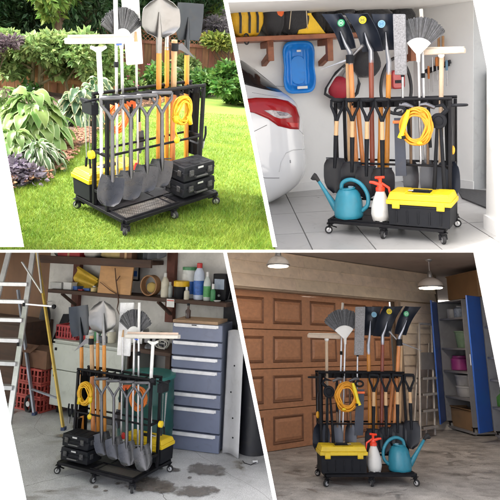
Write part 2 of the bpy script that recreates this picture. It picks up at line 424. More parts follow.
def toolbox(pl, x0, x1, y0, y1, z0, h, place, group, front=-1):
    """black box with ribbed sides, overhanging yellow lid, handle recess, latches"""
    T = Thing(pl, 'toolbox', 'black toolbox with yellow lid '+place, 'toolbox', group)
    cx, cy = (x0+x1)/2, (y0+y1)/2; w, d = x1-x0, y1-y0; hb = h*.68
    b = MB().box((cx, cy, z0+hb/2), (w*.93, d*.9, hb), taper=1.03); yf = cy+front*d*.45
    for k in range(5):
        x = x0+w*(.16+.17*k); b.box((x, yf+front*.003, z0+hb*.42), (.012, .008, hb*.6))
    b.box((cx, yf+front*.002, z0+hb*.9), (w*.94, .01, .014))
    T.part('body', b, bplast(), bevel=.006)
    l = MB().box((cx, cy, z0+hb+.012), (w, d, .03)); l.box((cx, cy, z0+hb+.027+(h-hb-.027)/2), (w*.97, d*.95, h-hb-.027), taper=.93)
    for s in (-.33, .33): l.box((cx+s*w, cy, z0+h+.002), (w*.26, d*.8, .008), taper=.92)
    ld = T.part('lid', l, yel(), bevel=.006)
    hd = MB().box((cx, cy, z0+h+.002), (w*.28, d*.34, .006)); hd.box((cx, cy-.1*d, z0+h+.012), (w*.24, .02, .014))
    T.part('handle', hd, bplast(), parent=ld, bevel=.003)
    for s in (-.34, .34):
        lt = MB().box((cx+s*w, yf+front*.012, z0+hb-.004), (.05, .012, .05)); lt.box((cx+s*w, yf+front*.02, z0+hb-.016), (.04, .008, .012))
        T.part('latch', lt, yel(), bevel=.003)
    lb = MB().box((cx-.15*w, cy-d*.05, z0+h+.0075), (.05, .025, .001)); T.part('sticker', lb, whitep(), parent=ld)
    return T
def case(pl, x0, x1, y0, y1, z0, h, label, group):
    T = Thing(pl, 'tool_case', label, 'case', group); cx, cy = (x0+x1)/2, (y0+y1)/2; w, d = x1-x0, y1-y0
    b = MB().box((cx, cy, z0+h*.3), (w, d, h*.56)); T.part('body', b, bplast(), bevel=.008)
    l = MB().box((cx, cy, z0+h*.8), (w*.995, d*.995, h*.36), taper=.97); l.box((cx, cy, z0+h*.6), (w+.008, d+.008, h*.05))
    for s in (-.3, 0, .3): l.box((cx+s*w, cy, z0+h*.985), (w*.16, d*.7, .006))
    ld = T.part('lid', l, bplast(), bevel=.006)
    for s in (-.3, .3):
        m = MB().box((cx+s*w, y0-.008, z0+h*.58), (.035, .014, h*.4)); m.box((cx+s*w, y0-.017, z0+h*.5), (.028, .008, h*.1)); T.part('latch', m, M('satin_black', (.04, .04, .042), .3), bevel=.002)
        m = MB().box((x0-.006, cy+s*d*.9, z0+h*.58), (.012, .03, h*.36)); T.part('latch', m, M('satin_black'), bevel=.002)
    T.part('handle', MB().tube([V(cx-.05, y0-.004, z0+h*.3), V(cx-.05, y0-.022, z0+h*.3), V(cx+.05, y0-.022, z0+h*.3), V(cx+.05, y0-.004, z0+h*.3)], .007, 8), M('satin_black'))
    T.part('badge', MB().box((cx, y0-.0055, z0+h*.84), (.05, .004, .012)), alum(), parent=ld)
def cord(pl, c, rx, rz, label, cat='cord', turns=13, mat=None, r=.0056, yspread=.045):
    T = Thing(pl, 'cord_coil', label, cat); mat = mat or M('yellow_cord', (.66, .36, .008), .45, var=.14, scale=12)
    mb = MB()
    for k in range(turns):
        f = .66+.34*((k*5) % turns)/turns; y = yspread*(k/turns-.5)
        ox, oz = random.uniform(-.1, .1)*rx*.5, random.uniform(-.1, .1)*rz*.4
        P = [Vector((c[0]+ox+rx*f*math.cos(a)+.006*math.sin(3*a+k), c[1]+y+.006*math.sin(2*a+k), c[2]+oz+rz*f*math.sin(a)+.004*math.cos(2*a+k))) for a in [2*PI*q/34 for q in range(34)]]
        mb.tube(P, r, 7, closed=True)
    T.part('loop', mb, mat, smooth=180)
    for a in (1.2, 3.6):
        p = V(c[0]+rx*.87*math.cos(a), c[1], c[2]+rz*.87*math.sin(a)); T.part('tie', MB().ball(p, (rx*.2, yspread*.9, rz*.07), 10, 6), mat, smooth=180)
    return T, mat
def emblem(T, pa, c, n, s, up, r, colr):
    """round sticker: coloured disc, paler ring and a small centre mark"""
    mb = MB(); n = n.normalized(); c = c+n*.004
    mb.lathe(c, n, [(0, r), (.0012, r)], 20)
    st = T.part('emblem', mb, M('emblem_'+colr, {'green': '#1d8f5a', 'yellow': '#d9c21c', 'blue': '#7aa6b8'}[colr], .4, var=.05), parent=pa)
    pts = [c+n*.0022+(s*math.cos(a)+up*math.sin(a))*r*.72 for a in [2*PI*k/24 for k in range(24)]]
    m2 = MB().tube(pts, r*.07, 6, closed=True); m2.beam(c+n*.002-s*r*.35-up*r*.2, c+n*.002+up*r*.4, r*.14, r*.05); m2.beam(c+n*.002+s*r*.35-up*r*.2, c+n*.002+up*r*.4, r*.14, r*.05)
    m2.beam(c+n*.002-s*r*.3, c+n*.002+s*r*.3, r*.14, r*.05)
    return m2, st
def fan_rake(pl, apex, r, a0, a1, hubr, pole_bot, label, n=34):
    """feather-shaped fan of thin bristles round a white half-round hub"""
    T = Thing(pl, 'fan_broom', label, 'fan broom')
    b = MB(); y0 = apex.y
    for k in range(n*7):
        t = k/(n*7-1); a = a0+(a1-a0)*t+random.uniform(-.02, .02); rr = r*(1-.10*abs(2*t-1)**2.5)*random.uniform(.95, 1.01); yy = random.uniform(-.012, .012)
        d = V(math.cos(a), 0, math.sin(a)); s = V(-math.sin(a), 0, math.cos(a))
        b.beam(apex+d*hubr*.7+V(0, yy*.4, 0), apex+d*rr+V(0, yy, 0), .0068, .0016, up=(0, 1, 0))
    T.part('bristles', b, M('grey_bristle', (.062, .064, .07), .5, 0, .45, scale=60, bump=.05, island=.5))
    h = MB().ext([(0, -.012)]+[(hubr*math.cos(a0+(a1-a0)*k/14), hubr*math.sin(a0+(a1-a0)*k/14)) for k in range(15)], -.011, .011, apex)
    hb = T.part('hub', h, whitep(), bevel=.003)
    T.part('pole', MB().tube([apex-V(0, 0, .02), pole_bot], .0095, 12), alum())
    T.part('ferrule', MB().tube([apex+V(0, 0, .01), apex-V(0, 0, .05)], [.016, .012], 12), whitep(), parent=hb)
    return T
def dspade(pl, g, neck, tip, label, group, mats, gw, gh, blade_w, wood=None, n=(0, -1, 0), prof=None, gr=.010):
    T = Thing(pl, 'garden_spade', label, 'spade', group)
    d = (neck-g).normalized(); s = d.cross(Vector(n)).normalized()
    gm, sm, bmat = mats
    grip, yoke, bot = dgrip(g, s, gw, gh, gr, d)
    T.part('grip', grip, gm, smooth=60); yk = T.part('yoke', yoke, gm, smooth=60)
    if wood:
        a = bot; b = lerp(bot, neck, wood); T.part('handle', MB().tube([a, b], .0155, 12), paleh()); T.part('shaft', MB().tube([b-d*.01, lerp(b, neck, .6), neck+d*.06], [.0175, .015, .011], 12), sm)
    else:
        T.part('shaft', MB().tube([bot-d*.01, lerp(bot, neck, .5), neck, neck+d*.07], [gr*1.05, .0130, .0155, .009], 12), sm)
    prof = prof or [.8, 1, 1, .98, .92, .7, .15]
    bl = T.part('blade', blade(neck-d*.01, tip, [p*blade_w/2 for p in prof], n, .022, .003, nu=16), bmat, smooth=60)
    T.part('tread', MB().tube([neck-s*blade_w*.4-d*.012, neck-d*.014, neck+s*blade_w*.4-d*.012], [.004, .006, .004], 8), bmat, parent=bl)
    return T
def big_shovel(pl, btip, bneck, hbot, prof, label, hm, bm_, n=(0, -1, 0), cup=.03, sock=.14, bow=0.0, hr=.0165, label_t=None, cat='shovel', em=None):
    """shovel stored head up"""
    T = Thing(pl, 'shovel', label, cat)
    bl = T.part('blade', blade(btip, bneck, prof, n, cup, .0035, nu=18, nv=12, bow=bow), bm_, smooth=60)
    d = (bneck-btip).normalized(); hd = (hbot-bneck).normalized(); n_ = Vector(n)
    T.part('socket', MB().tube([lerp(btip, bneck, .38)-n_*.004, lerp(btip, bneck, .75)+n_*.004, bneck+n_*.003, bneck+hd*sock*.5, bneck+hd*sock], [.004, .013, .019, .019, .018], 12), bm_, parent=bl)
    T.part('handle', handle(bneck+hd*sock*.8, hbot, hr), hm, smooth=60)
    if em:
        s = d.cross(n_).normalized(); c = lerp(btip, bneck, em[1]); up = -d
        m2, st = emblem(T, bl, c-s*em[2]+n_*(.004+em[4] if len(em) > 4 else .006), n_, s, up, em[3], em[0])
        T.part('mark', m2, M('emblem_mark', (.75, .75, .68), .4, var=.05), parent=st)
    return T

# ================================================================== tool rack seen from its tray side (garden; mirrored in the shed)
def rackA(pl, where, mirror, pix):
    pl.pix = pix; pl.frame(mirror=mirror); D, H, W = .52, .82, .79
    P = pl.P; n = V(-.45, -.89, 0) if not mirror else V(-.3, -.95, 0)
    T = Thing(pl, 'tool_rack', 'black rolling garden tool rack full of long handled tools '+where, 'tool rack')
    rack_base(T, W, D); z = .10
    T.part('mesh_tray', MB().box((-.17, -.165, z-.004), (.43, .165, .005)), expanded_metal())
    fr = MB()
    for a, b in (((-.385, -.248), (.05, -.248)), ((-.385, -.09), (.05, -.09)), ((-.382, -.24), (-.382, -.098)), ((.045, -.24), (.045, -.098))): fr.beam((*a, z+.002), (*b, z+.002), .010, .012)
    T.part('tray_rim', fr, blk())
    T.part('shelf', MB().box((.22, -.165, z-.006), (.33, .165, .006)), blk()); T.part('shelf', MB().box((0, .085, z-.007), (.76, .31, .006)), blk())
    rack_uprights(T, W, [-.075, .06], H, [.2, .46], 9)
    T.part('end_panel', MB().box((.405, .03, .60), (.006, .12, .40)), blk(), bevel=.002)
    # holder for small tools on the near end
    hb = MB().box((-.45, .02, H-.07), (.05, .10, .07)); hb.box((-.465, .02, H-.03), (.02, .14, .02)); hb.tube([V(-.40, .0, H-.02), V(-.45, -.02, H-.015), V(-.52, -.02, H-.02)], .008, 8)
    T.part('hook_holder', hb, bplast(), bevel=.003)
    ck = MB().lathe((-.41, -.06, H+.0), (0, -1, 0), [(0, .02), (.03, .022), (.035, .015)], 14); T.part('clamp_knob', ck, bplast())
    # pruning shears hanging under the holder
    t = Thing(pl, 'hedge_shears', 'long steel shears hanging under the end holder '+where, 'shears')
    a = V(-.458, .035, H-.12)
    for s in (-1, 1): t.part('shear_blade', MB().add([a+V(0, s*.02, 0), a+V(0, s*.03+.012, 0), a+V(0, s*.018, -.27), a+V(0, s*.014, -.27), a+V(.004, s*.02, 0), a+V(.004, s*.03+.012, 0), a+V(.004, s*.018, -.27), a+V(.004, s*.014, -.27)], [(0, 1, 2, 3), (7, 6, 5, 4), (0, 4, 5, 1), (1, 5, 6, 2), (2, 6, 7, 3), (3, 7, 4, 0)]), steel())
    hs_ = MB()
    for s in (-1, 1): hs_.tube([a+V(.002, s*.016, -.27), a+V(.002, s*.024, -.33)], .008, 8)
    t.part('handle', hs_, bplast())
    q = pl.P(97, 155, -.02); q = V(-.45, q.y, .47)
    t = Thing(pl, 'tape_reel', 'small yellow reel hanging at the near end '+where, 'reel')
    t.part('body', MB().lathe(q+V(-.005, 0, 0), (-1, 0, 0), [(0, .02), (.004, .026), (.026, .026), (.03, .02)], 18), yel()); t.part('strap', MB().tube([q+V(-.02, 0, .02), q+V(-.01, 0, .09), V(-.44, .0, H-.1)], .002, 6), bplast())
    # four steel spades hanging by their D grips on the front bar
    grp = 'steel spades hung on the '+where; gripm = M('worn_grey_grip', (.11, .11, .12), .38, .7, .12, scale=12, bump=.03)
    spec = [((112, 98), (112.5, 178), (109, 206), 'nearest the corner post'), ((130.5, 97), (131, 173), (128, 200), 'second from the corner post'), ((147, 95.5), (147, 167), (144.5, 192), 'third from the corner post'), ((162, 93), (162, 161), (158, 187), 'farthest from the corner post')]
    for i, (g, nk, tp, w) in enumerate(spec):
        G = P(*g, -.115); N_ = P(*nk, -.125-.002*i); Tp = P(tp[0]-2+(i % 2), tp[1], -.175+.012*i); Tp.z = max(Tp.z, z+.012)
        dspade(pl, G, N_, Tp, 'grey steel spade with D grip, '+w+', '+where, grp, (gripm, dsteel(), M('dark_blade_steel', (.050, .051, .056), .28, .85, .25, scale=14, bump=.04, grime=.55)), .125, .13, .155, n=n, gr=.0115, prof=[.92, 1, 1.02, 1.03, 1.0, .9, .5])
    # round pointed shovel and square shovel, heads up
    yb = .0
    big_shovel(pl, P(160, -3, yb), P(159, 37, yb), P(158.5, 178, yb-.02), [.025, .085, .118, .125, .128, .125, .10, .03], 'round pointed silver shovel with orange handle '+where, orangew(), M('polished_steel', (.24, .235, .23), .30, .9, .10, scale=9, bump=.015, bscale=250), n=V(-.35, -.93, -.05), cup=.045, sock=.1)
    big_shovel(pl, P(189.5, 3, .06), P(187, 40, .06), P(186, 168, .03), [.098, .10, .10, .098, .095, .08], 'square dark shovel with orange handle '+where, orangew(), M('blued_steel', (.045, .05, .058), .32, .85, .12, scale=9, bump=.02, bscale=250), n=V(-.25, -.96, 0), cup=.028, sock=.1)
    t = Thing(pl, 'garden_fork', 'orange handled fork hidden behind the round shovel '+where, 'garden fork')
    a = P(167, 36, .05); b = P(166.5, 180, .05); hd = (b-a).normalized()
    t.part('handle', handle(a+hd*.07, b, .015), orangew(), smooth=60); so_ = t.part('socket', MB().tube([a-hd*.06, a+hd*.09], [.008, .016], 10), steel())
    ti = MB()
    for s in (-.06, -.02, .02, .06): ti.tube([a-hd*.02, a-hd*.06+V(s, 0, 0), a-hd*.16+V(s*1.1, 0, 0)], [.006, .006, .003], 7)
    t.part('tines', ti, steel(), parent=so_)
    t = Thing(pl, 'garden_hoe', 'pale wood handled hoe with clamped grey head '+where, 'hoe')
    a = P(174.5, 40, .03); b = P(172, 176, .02); hd = (b-a).normalized(); nb = lerp(a, b, .36)
    t.part('handle', handle(a, nb, .019, knob=False), paleh(), smooth=60); t.part('handle', handle(nb-hd*.002, b, .0195), ochre(), smooth=60)
    c = P(175, 47, .02); hd_ = MB().tube([c-V(.0, 0, .025), c+V(0, 0, .025)], .024, 12); cl = t.part('collar', hd_, bplast())
    e1, e2 = P(182, 46, .0), P(196, 59, -.03)
    t.part('hoe_blade', MB().add([c+V(0, -.02, .012), e1+V(0, 0, .02), e2, e1-V(0, 0, .03), c+V(0, -.02, -.012)]+[p+V(0, .004, 0) for p in (c+V(0, -.02, .012), e1+V(0, 0, .02), e2, e1-V(0, 0, .03), c+V(0, -.02, -.012))], [(0, 1, 2, 3, 4), (9, 8, 7, 6, 5)]+[(i, i+5, (i+1) % 5+5, (i+1) % 5) for i in range(5)]), dsteel(), parent=cl)
    # push broom / squeegee with a long white head
    t = Thing(pl, 'floor_squeegee', 'white floor squeegee with a long flat head '+where, 'squeegee')
    a, b = P(66, 41.5, -.02), P(131, 40.5, -.02); c = lerp(a, b, .52); dx = (b-a).normalized()
    hd_ = MB().hull([a+V(0, -.03, .018), a+V(0, .02, .018), a+V(0, .02, -.016), a+V(0, -.03, -.010)], [b+V(0, -.03, .022), b+V(0, .02, .022), b+V(0, .02, -.022), b+V(0, -.03, -.014)])
    h_ = t.part('head', hd_, M('cream_white_plastic', (.58, .55, .50), .5, var=.06), bevel=.006); t.part('rubber_lip', MB().beam(a+V(.01, -.005, .026), b+V(-.01, -.005, .03), .008, .018), M('pale_pink_rubber', (.62, .47, .38), .6), parent=h_)
    bt = P(101.5, 186, -.01); m_ = P(101, 93, -.02); sx = P(98.5, 47, -.02)
    t.part('bracket', MB().tube([sx+dx*.05+V(0, 0, .0), sx+V(0, 0, -.02)], [.010, .016], 8).tube([sx-dx*.05, sx+V(0, 0, -.02)], [.010, .016], 8), whitep(), parent=h_)
    t.part('pole', MB().tube([sx, m_], .0145, 12), whitep()); t.part('pole', MB().tube([m_, bt], .010, 10), whitep())
    t.part('sticker', MB().box(P(119, 44.5, -.052), (.04, .002, .01)), M('blue_print', (.05, .12, .5), .5), parent=h_)
    # telescopic pole reaching past the broom
    t = Thing(pl, 'telescopic_pole', 'tall slim telescopic pole, white above and silver below, '+where, 'pole')
    a, m_, b = P(115.5, -1, .03), P(116, 36, .03), P(117.5, 185, .03)
    t.part('upper_tube', MB().tube([a, m_], .0125, 12), whitep()); t.part('lower_tube', MB().tube([m_, b], .009, 12), alum()); t.part('lock_collar', MB().tube([lerp(m_, b, .16), lerp(m_, b, .195)], .0145, 12), bplast())
    # fan broom
    sc_ = .0070 if not mirror else .0072
    ap = P(121.5, 40, .05); rr = (P(121.5, 7, .05)-ap).length
    fan_rake(pl, ap, rr, math.radians(33), math.radians(147), rr*.36, P(124.5, 185, .05), 'grey fan shaped bristle broom with white hub '+where)
    # flat mop
    t = Thing(pl, 'flat_mop', 'long white flat mop head on a slim silver pole '+where, 'mop')
    q = [P(123, -1, .085), P(139.5, -1, .085), P(143.5, 64, .085), P(128, 65.5, .085)]
    pad = t.part('mop_pad', MB().hull(q, [p+V(0, .02, 0) for p in q]), M('white_microfibre', (.80, .80, .80), .9, bump=.2, bscale=150), bevel=.006)
    a = P(136, 40, .06); b = P(138.5, 185, .05); t.part('pole', MB().tube([a, b], .008, 10), alum()); t.part('joint', MB().tube([a-V(0, 0, .01), a+V(0, .005, .05)], [.011, .006], 8), M('tan_plastic', (.45, .28, .14), .5), parent=pad)
    # coils
    c = P(182.5, 111, -.10)
    T2, cm = cord(pl, c, .078, .098, 'yellow coiled cord hung on the front bar '+where)
    pq = P(176, 120, -.12); pr = P(177, 140, -.12)
    pg = MB().tube([pq+V(0, 0, .03), pq+V(0, 0, -.015)], [.016, .018], 10); pg.tube([pq+V(0, 0, -.01), lerp(pq, pr, .5)+V(-.01, 0, 0), pr+V(0, 0, .02)], .0055, 7); pg.ball(pr, (.024, .012, .024), 12, 8)
    T2.part('plug', pg, yel(), smooth=180)
    pg = MB().tube([P(189, 116, -.12), P(190.5, 124, -.12)], [.018, .016], 10); T2.part('socket_end', pg, yel(), smooth=180)
    c = P(117, 117, .1); cord(pl, c, .085, .105, 'orange coiled hose hung at the back bar '+where, mat=M('orange_hose', (.75, .20, .02), .45), turns=11, cat='hose', r=.0055)
    # spray bottle and small tools inside
    c = P(136, 176, .03); c.z = .107
    t = Thing(pl, 'spray_bottle', 'white bottle with red cap standing behind the spades '+where, 'bottle')
    t.part('body', MB().lathe(c, (0, 0, 1), [(0, .028), (.01, .032), (.11, .032), (.15, .014), (.17, .013)], 16), whitep(), smooth=60); t.part('cap', MB().lathe(c+V(0, 0, .171), (0, 0, 1), [(0, .017), (.035, .015), (.05, .008)], 14), M('red_plastic', (.62, .02, .015), .35))
    t.part('label', MB().lathe(c+V(0, 0, .03), (0, 0, 1), [(0, .0325), (.06, .0325)], 16), M('red_print', (.55, .03, .02), .5))
    t = Thing(pl, 'hand_axe', 'axe with orange head cover and black handle hanging between the spades '+where, 'axe')
    a = P(131, 104, .1); t.part('head', MB().ext([(-.05, .03), (.035, .02), (.05, -.045), (-.02, -.01)], -.01, .01, a), M('orange_red_plastic', (.72, .12, .02), .4), bevel=.003); t.part('handle', MB().tube([a, a+V(.01, 0, -.17)], .012, 10), bplast())
    t = Thing(pl, 'hand_trowel', 'small trowel with pale wooden grip hanging behind the spades '+where, 'trowel')
    a = P(139.5, 122, .09); t.part('grip', MB().tube([a, a+V(0, 0, -.06)], [.011, .013], 10), paleh()); t.part('shaft', MB().tube([a, a+V(0, 0, .1)], .006, 8), bplast()); t.part('trowel_blade', blade(a+V(0, 0, -.06), a+V(0, 0, -.22), [.03, .036, .032, .012], cup=.01), dsteel())
    # secateurs standing in a holder at the far end
    for k, (px, lb) in enumerate(((197.5, 'shorter'), (202.5, 'taller'))):
        t = Thing(pl, 'secateurs', lb+' pair of black handled secateurs at the far end '+where, 'secateurs', 'secateurs at the far end '+where)
        a = P(px, 155, .06); a.z = max(a.z, .36); 
        for s in (-1, 1): t.part('handle', MB().tube([a+V(s*.006, 0, 0), a+V(s*.02, 0, .05), a+V(s*.016, 0, .11)], [.006, .009, .007], 8), bplast())
        t.part('jaws', MB().tube([a, a-V(0, 0, .06)], [.012, .005], 8), steel())
    T.part('end_pocket', MB().box((.43, .03, .34), (.05, .12, .09)), blk(), bevel=.003)
    # boxes
    toolbox(pl, -.42, .02, .085, .285, .108, .18, 'at the back corner '+where, 'toolboxes', front=-1)
    case(pl, .09, .385, -.245, -.06, .112, .105, 'lower of two stacked black tool cases '+where, 'black cases stacked '+where)
    case(pl, .095, .38, -.24, -.064, .222, .105, 'upper of two stacked black tool cases '+where, 'black cases stacked '+where)
    pl.pix = None

# ================================================================== tool rack seen from its D-handle side (garage; mirrored in the workshop)
def rackB(pl, where, mirror, pix):
    pl.pix = pix; pl.frame(mirror=mirror); D, H, W = .45, .93, .8; P = pl.P; z = .10
    n = V(.35, -.93, 0) if not mirror else V(.0, -1, 0)
    T = Thing(pl, 'tool_rack', 'black rolling tool rack with short and long handled tools '+where, 'tool rack')
    rack_base(T, W, D)
    T.part('shelf', MB().box((0, -.11, z-.006), (.76, .20, .006)), blk()); T.part('shelf', MB().box((0, .10, z-.007), (.76, .20, .006)), blk())
    T.part('tray_rim', MB().beam((-.39, -.21, z+.004), (.39, -.21, z+.004), .008, .012), blk())
    rack_uprights(T, W, [-.02, .16], H, [.22, .48], 9)
    # ring holder, reel and dark panels of the right half
    T.part('end_panel', MB().box((.40, .07, .62), (.008, .14, .5)), blk())
    navy = M('navy_plastic', (.028, .035, .055), .5, bump=.08)
    a = P(458, 108, .02); rg = MB().tube(ring_pts(V(0, 0, 0), 1, 1, 4)[:0] or [V(.40+.05+.055*math.cos(t), .0+.035*math.sin(t), H-.045) for t in [2*PI*k/18 for k in range(18)]], .008, 8, closed=True)
    T.part('ring_holder', rg, bplast())
    t = Thing(pl, 'loppers', 'black lopper with round pivot disc clipped to the bars '+where, 'loppers')
    c = P(438.5, 121, -.06)
    t.part('pivot_disc', MB().lathe(c+V(0, .012, 0), (0, -1, 0), [(0, .05), (.012, .054), (.020, .05), (.021, .034), (.016, .030), (.022, .012)], 26), bplast())
    pv = P(447, 110, -.04)
    t.part('jaw', MB().tube([c+V(.0, .01, .02), pv, pv+V(-.03, 0, .035), pv+V(-.09, 0, .02)], [.014, .018, .014, .004], 10), bplast())
    for s in (-1, 1): t.part('handle', MB().tube([c+V(s*.012, .01, -.04), c+V(s*.02, .012, -.2), c+V(s*.035, .014, -.5)], [.010, .012, .014], 10), bplast())
    t = Thing(pl, 'hand_saw', 'dark broad bladed saw with orange grip hanging left of the cord '+where, 'saw')
    q = [P(394, 118, -.05), P(404, 118, -.05), P(406.5, 176, -.05), P(395.5, 176, -.05)]
    t.part('saw_blade', MB().hull(q, [p+V(0, .006, 0) for p in q]), navy); g_ = P(400, 111, -.055)
    t.part('grip', MB().tube(ring_pts(g_, .035, .024, 18), .009, 8, closed=True), bplast(), smooth=180)
    t.part('grip_insert', MB().box(P(399, 122, -.06), (.085, .016, .02)), M('orange_red_plastic', (.72, .12, .02), .4), bevel=.004)
    for k, (px, ln) in enumerate(((405, 'shorter'), (426, 'longer'))):
        t = Thing(pl, 'hammer', ln+' black hammer laid over the top bar '+where, 'hammer', 'hammers on the top bar '+where)
        c = P(px+2, 106, -.04-.01*k); t.part('head', MB().tube([c+V(-.05, 0, .006), c+V(-.01, 0, .01), c+V(.045, 0, -.012)], [.014, .017, .012], 10), dsteel()); t.part('handle', MB().tube([c+V(.0, .01, 0), c+V(.01, .01, -.22-.06*k)], .011, 8), bplast())
    # four black D-grip spades with pale wooden collars
    spec = [(337.5, 335, 160, 186), (352.5, 352, 164, 189), (367.3, 366.5, 168, 192), (382, 382.5, 170, 194)]
    names = ['at the outer end', 'second from the outer end', 'third from the outer end', 'next to the cord']
    grp = 'black D grip spades '+where; blackst = M('black_enamel', (.007, .008, .012), .42, .1, .06, scale=10, coat=.05, bump=.015, spec=.3, grime=.15)
    for i, (gx, bx, ny, ty) in enumerate(spec):
        G = P(gx, 100, -.055); N_ = P(bx, ny, -.06); Tp = P(bx+.5, ty+7, -.075); Tp.z = max(.12, Tp.z)
        dspade(pl, G, N_, Tp, 'black spade with pale wood collar, '+names[i]+', '+where, grp, (bplast(), bplast(), blackst), .085, .15, .165, wood=.40, n=n, gr=.0125, prof=[.75, .98, 1, 1, .95, .75, .2])
    # three black scoops with stickers, heads up
    bk = M('slate_steel', (.013, .017, .028), .36, .2, .08, scale=6, bump=.02, grime=.12)
    def scoop(qtl, qtr, qbr, qbl, neck, hbot, hm, y, label, em, ec, bulge):
        t = Thing(pl, 'shovel', label, 'shovel'); A, B_, C_, D_ = [P(*q, y) for q in (qtl, qtr, qbr, qbl)]
        mb = MB().grid(lambda u, v: (A*(1-u)*(1-v)+B_*(1-u)*v+C_*u*v+D_*u*(1-v))+V(bulge*math.sin(PI*u)*.5, -.05*(2*v-1)**2+.07*u*u-.03, 0), 14, 10, .004)
        bl = t.part('blade', mb, bk, smooth=60)
        nk = P(*neck, y); cen = (A+B_+C_+D_)/4; hb = P(*hbot, y-.03); hd = (hb-nk).normalized()
        t.part('socket', MB().tube([cen+V(0, -.035, 0), lerp(cen, nk, .6)+V(0, -.03, 0), nk, nk+hd*.09], [.004, .012, .018, .018], 10), M('grey_steel', (.3, .31, .34), .3, .85), parent=bl)
        t.part('handle', handle(nk+hd*.07, hb, .0175), hm, smooth=60)
        c = P(*ec, y-.075); st = t.part('emblem', MB().lathe(c, (0, -1, 0), [(0, .026), (.012, .026)], 22, sx=1), M('emblem_'+em, {'green': '#1d8f5a', 'yellow': '#d9c21c', 'blue': '#7aa6b8'}[em], .4, var=.05), parent=bl)
        mk = MB().tube([c+V(.017*math.cos(a), -.0125, .017*math.sin(a)) for a in [2*PI*k/20 for k in range(20)]], .0016, 6, closed=True)
        mk.box(c+V(0, -.0125, .004), (.020, .002, .003)); mk.box(c+V(0, -.0125, -.004), (.020, .002, .003)); mk.box(c+V(-.007, -.0125, 0), (.003, .002, .016)); mk.box(c+V(.007, -.0125, 0), (.003, .002, .016))
        t.part('mark', mk, M('emblem_mark_'+em, {'green': (.6, .75, .65), 'yellow': (.08, .09, .06), 'blue': (.06, .2, .4)}[em], .5, var=.02), parent=st)
    scoop((326, 14.5), (345, 14), (356, 48), (342, 50), (350, 52), (357, 180), ochre(), .06, 'black scoop shovel with green round sticker '+where, 'green', (341.5, 23), .05)
    scoop((348.5, 14), (371, 14), (383, 51), (363, 52), (371, 50), (372.5, 180), redw(), .10, 'black scoop shovel with yellow round sticker '+where, 'yellow', (363, 20), .05)
    scoop((375, 14.5), (397, 14), (396, 50), (381, 50), (389, 62), (386.5, 180), orangew(), .13, 'black scoop shovel with pale blue round sticker '+where, 'blue', (382, 24), .02)
    # hoe clamped on a second orange handle
    t = Thing(pl, 'garden_hoe', 'pale handled hoe with clamped collar behind the green sticker shovel '+where, 'hoe')
    a, b = P(348, 56, .10), P(350.5, 178, .05); t.part('handle', handle(a, b, .018), paleh(), smooth=60)
    c = P(350, 59, .03); cl = t.part('collar', MB().tube([c-V(0, 0, .03), c+V(0, 0, .03)], .03, 12), bplast()); e = P(363, 45, .0)
    t.part('arm', MB().tube([c+V(.02, 0, .02), e], [.006, .012], 8), steel(), parent=cl); e = P(321, 69.5, -.02)
    t.part('spike', MB().tube([c, lerp(c, e, .5), e], [.010, .006, .0015], 8), M('grey_steel', (.3, .31, .34), .3, .85), parent=cl)
    t = Thing(pl, 'garden_fork', 'orange handled fork head down behind the black spades '+where, 'garden fork')
    a, b = P(357.5, 104, .11), P(365, 185, .09); t.part('handle', handle(a, b, .017), ochre(), smooth=60); t.part('tines', MB().tube([b, b-V(0, 0, .08)], [.012, .004], 8), dsteel())
    t = Thing(pl, 'garden_rake', 'orange handled rake behind the spade next to the cord '+where, 'rake')
    a, b = P(381, 104, .13), P(379, 185, .12); t.part('handle', handle(a, b, .016), orangew(), smooth=60); t.part('rake_head', MB().beam(b+V(-.07, 0, -.01), b+V(.07, 0, -.01), .012, .02), dsteel())
    # flat mop, fan broom, T-head broom, telescopic pole
    t = Thing(pl, 'flat_mop', 'pale grey fabric flat mop head on a slim pole '+where, 'mop')
    q = [P(392.5, 14, -.02), P(405, 14, -.02), P(406.5, 75, -.02), P(394.5, 75, -.02)]
    pad = t.part('mop_pad', MB().hull(q, [p+V(0, .025, 0) for p in q]), M('grey_microfibre', (.25, .25, .26), .95, var=.35, scale=90, bump=.4, bscale=200), bevel=.007)
    a, b = P(402.5, 74, .0), P(404, 178, .02); t.part('pole', MB().tube([a, b], .0085, 10), steel()); t.part('joint', MB().tube([a+V(0, 0, .03), a-V(0, 0, .02)], .012, 8), bplast(), parent=pad)
    ap = P(418.2, 54.5, .04); rr = (P(418.2, 18, .04)-ap).length
    fan_rake(pl, ap, rr*1.03, math.radians(38), math.radians(133), rr*.46, P(421.5, 182, .04), 'grey fan shaped bristle broom with white hub '+where)
    t = Thing(pl, 'push_broom', 'wooden T shaped broom head on a pale pole '+where, 'broom')
    a, b = P(424.5, 52.5, .10), P(465.5, 51, .04); c = P(441.5, 55, .08)
    hd_ = MB().hull([a+V(0, -.03, .024), a+V(0, .02, .024), a+V(0, .02, -.018), a+V(0, -.03, -.018)], [b+V(0, -.03, .018), b+V(0, .02, .018), b+V(0, .02, -.014), b+V(0, -.03, -.014)])
    hh = t.part('head', hd_, M('pale_broom_wood', (.52, .42, .33), .55, var=.1), bevel=.007); t.part('bristle_strip', MB().beam(a+V(.01, -.005, .03), b+V(-.01, -.005, .023), .02, .012), M('cream_bristle', (.58, .52, .43), .8), parent=hh)
    t.part('pole', MB().tube([c+V(0, 0, -.01), P(440.5, 180, .06)], .0155, 12), M('pale_pole_wood', (.48, .36, .25), .5, stretch=(5, 5, .5))); t.part('ferrule', MB().ball(c-V(0, .01, .0), .022, 10, 8), whitep(), parent=hh)
    t = Thing(pl, 'telescopic_pole', 'slim silver telescopic pole with pale tip behind the fan broom '+where, 'pole')
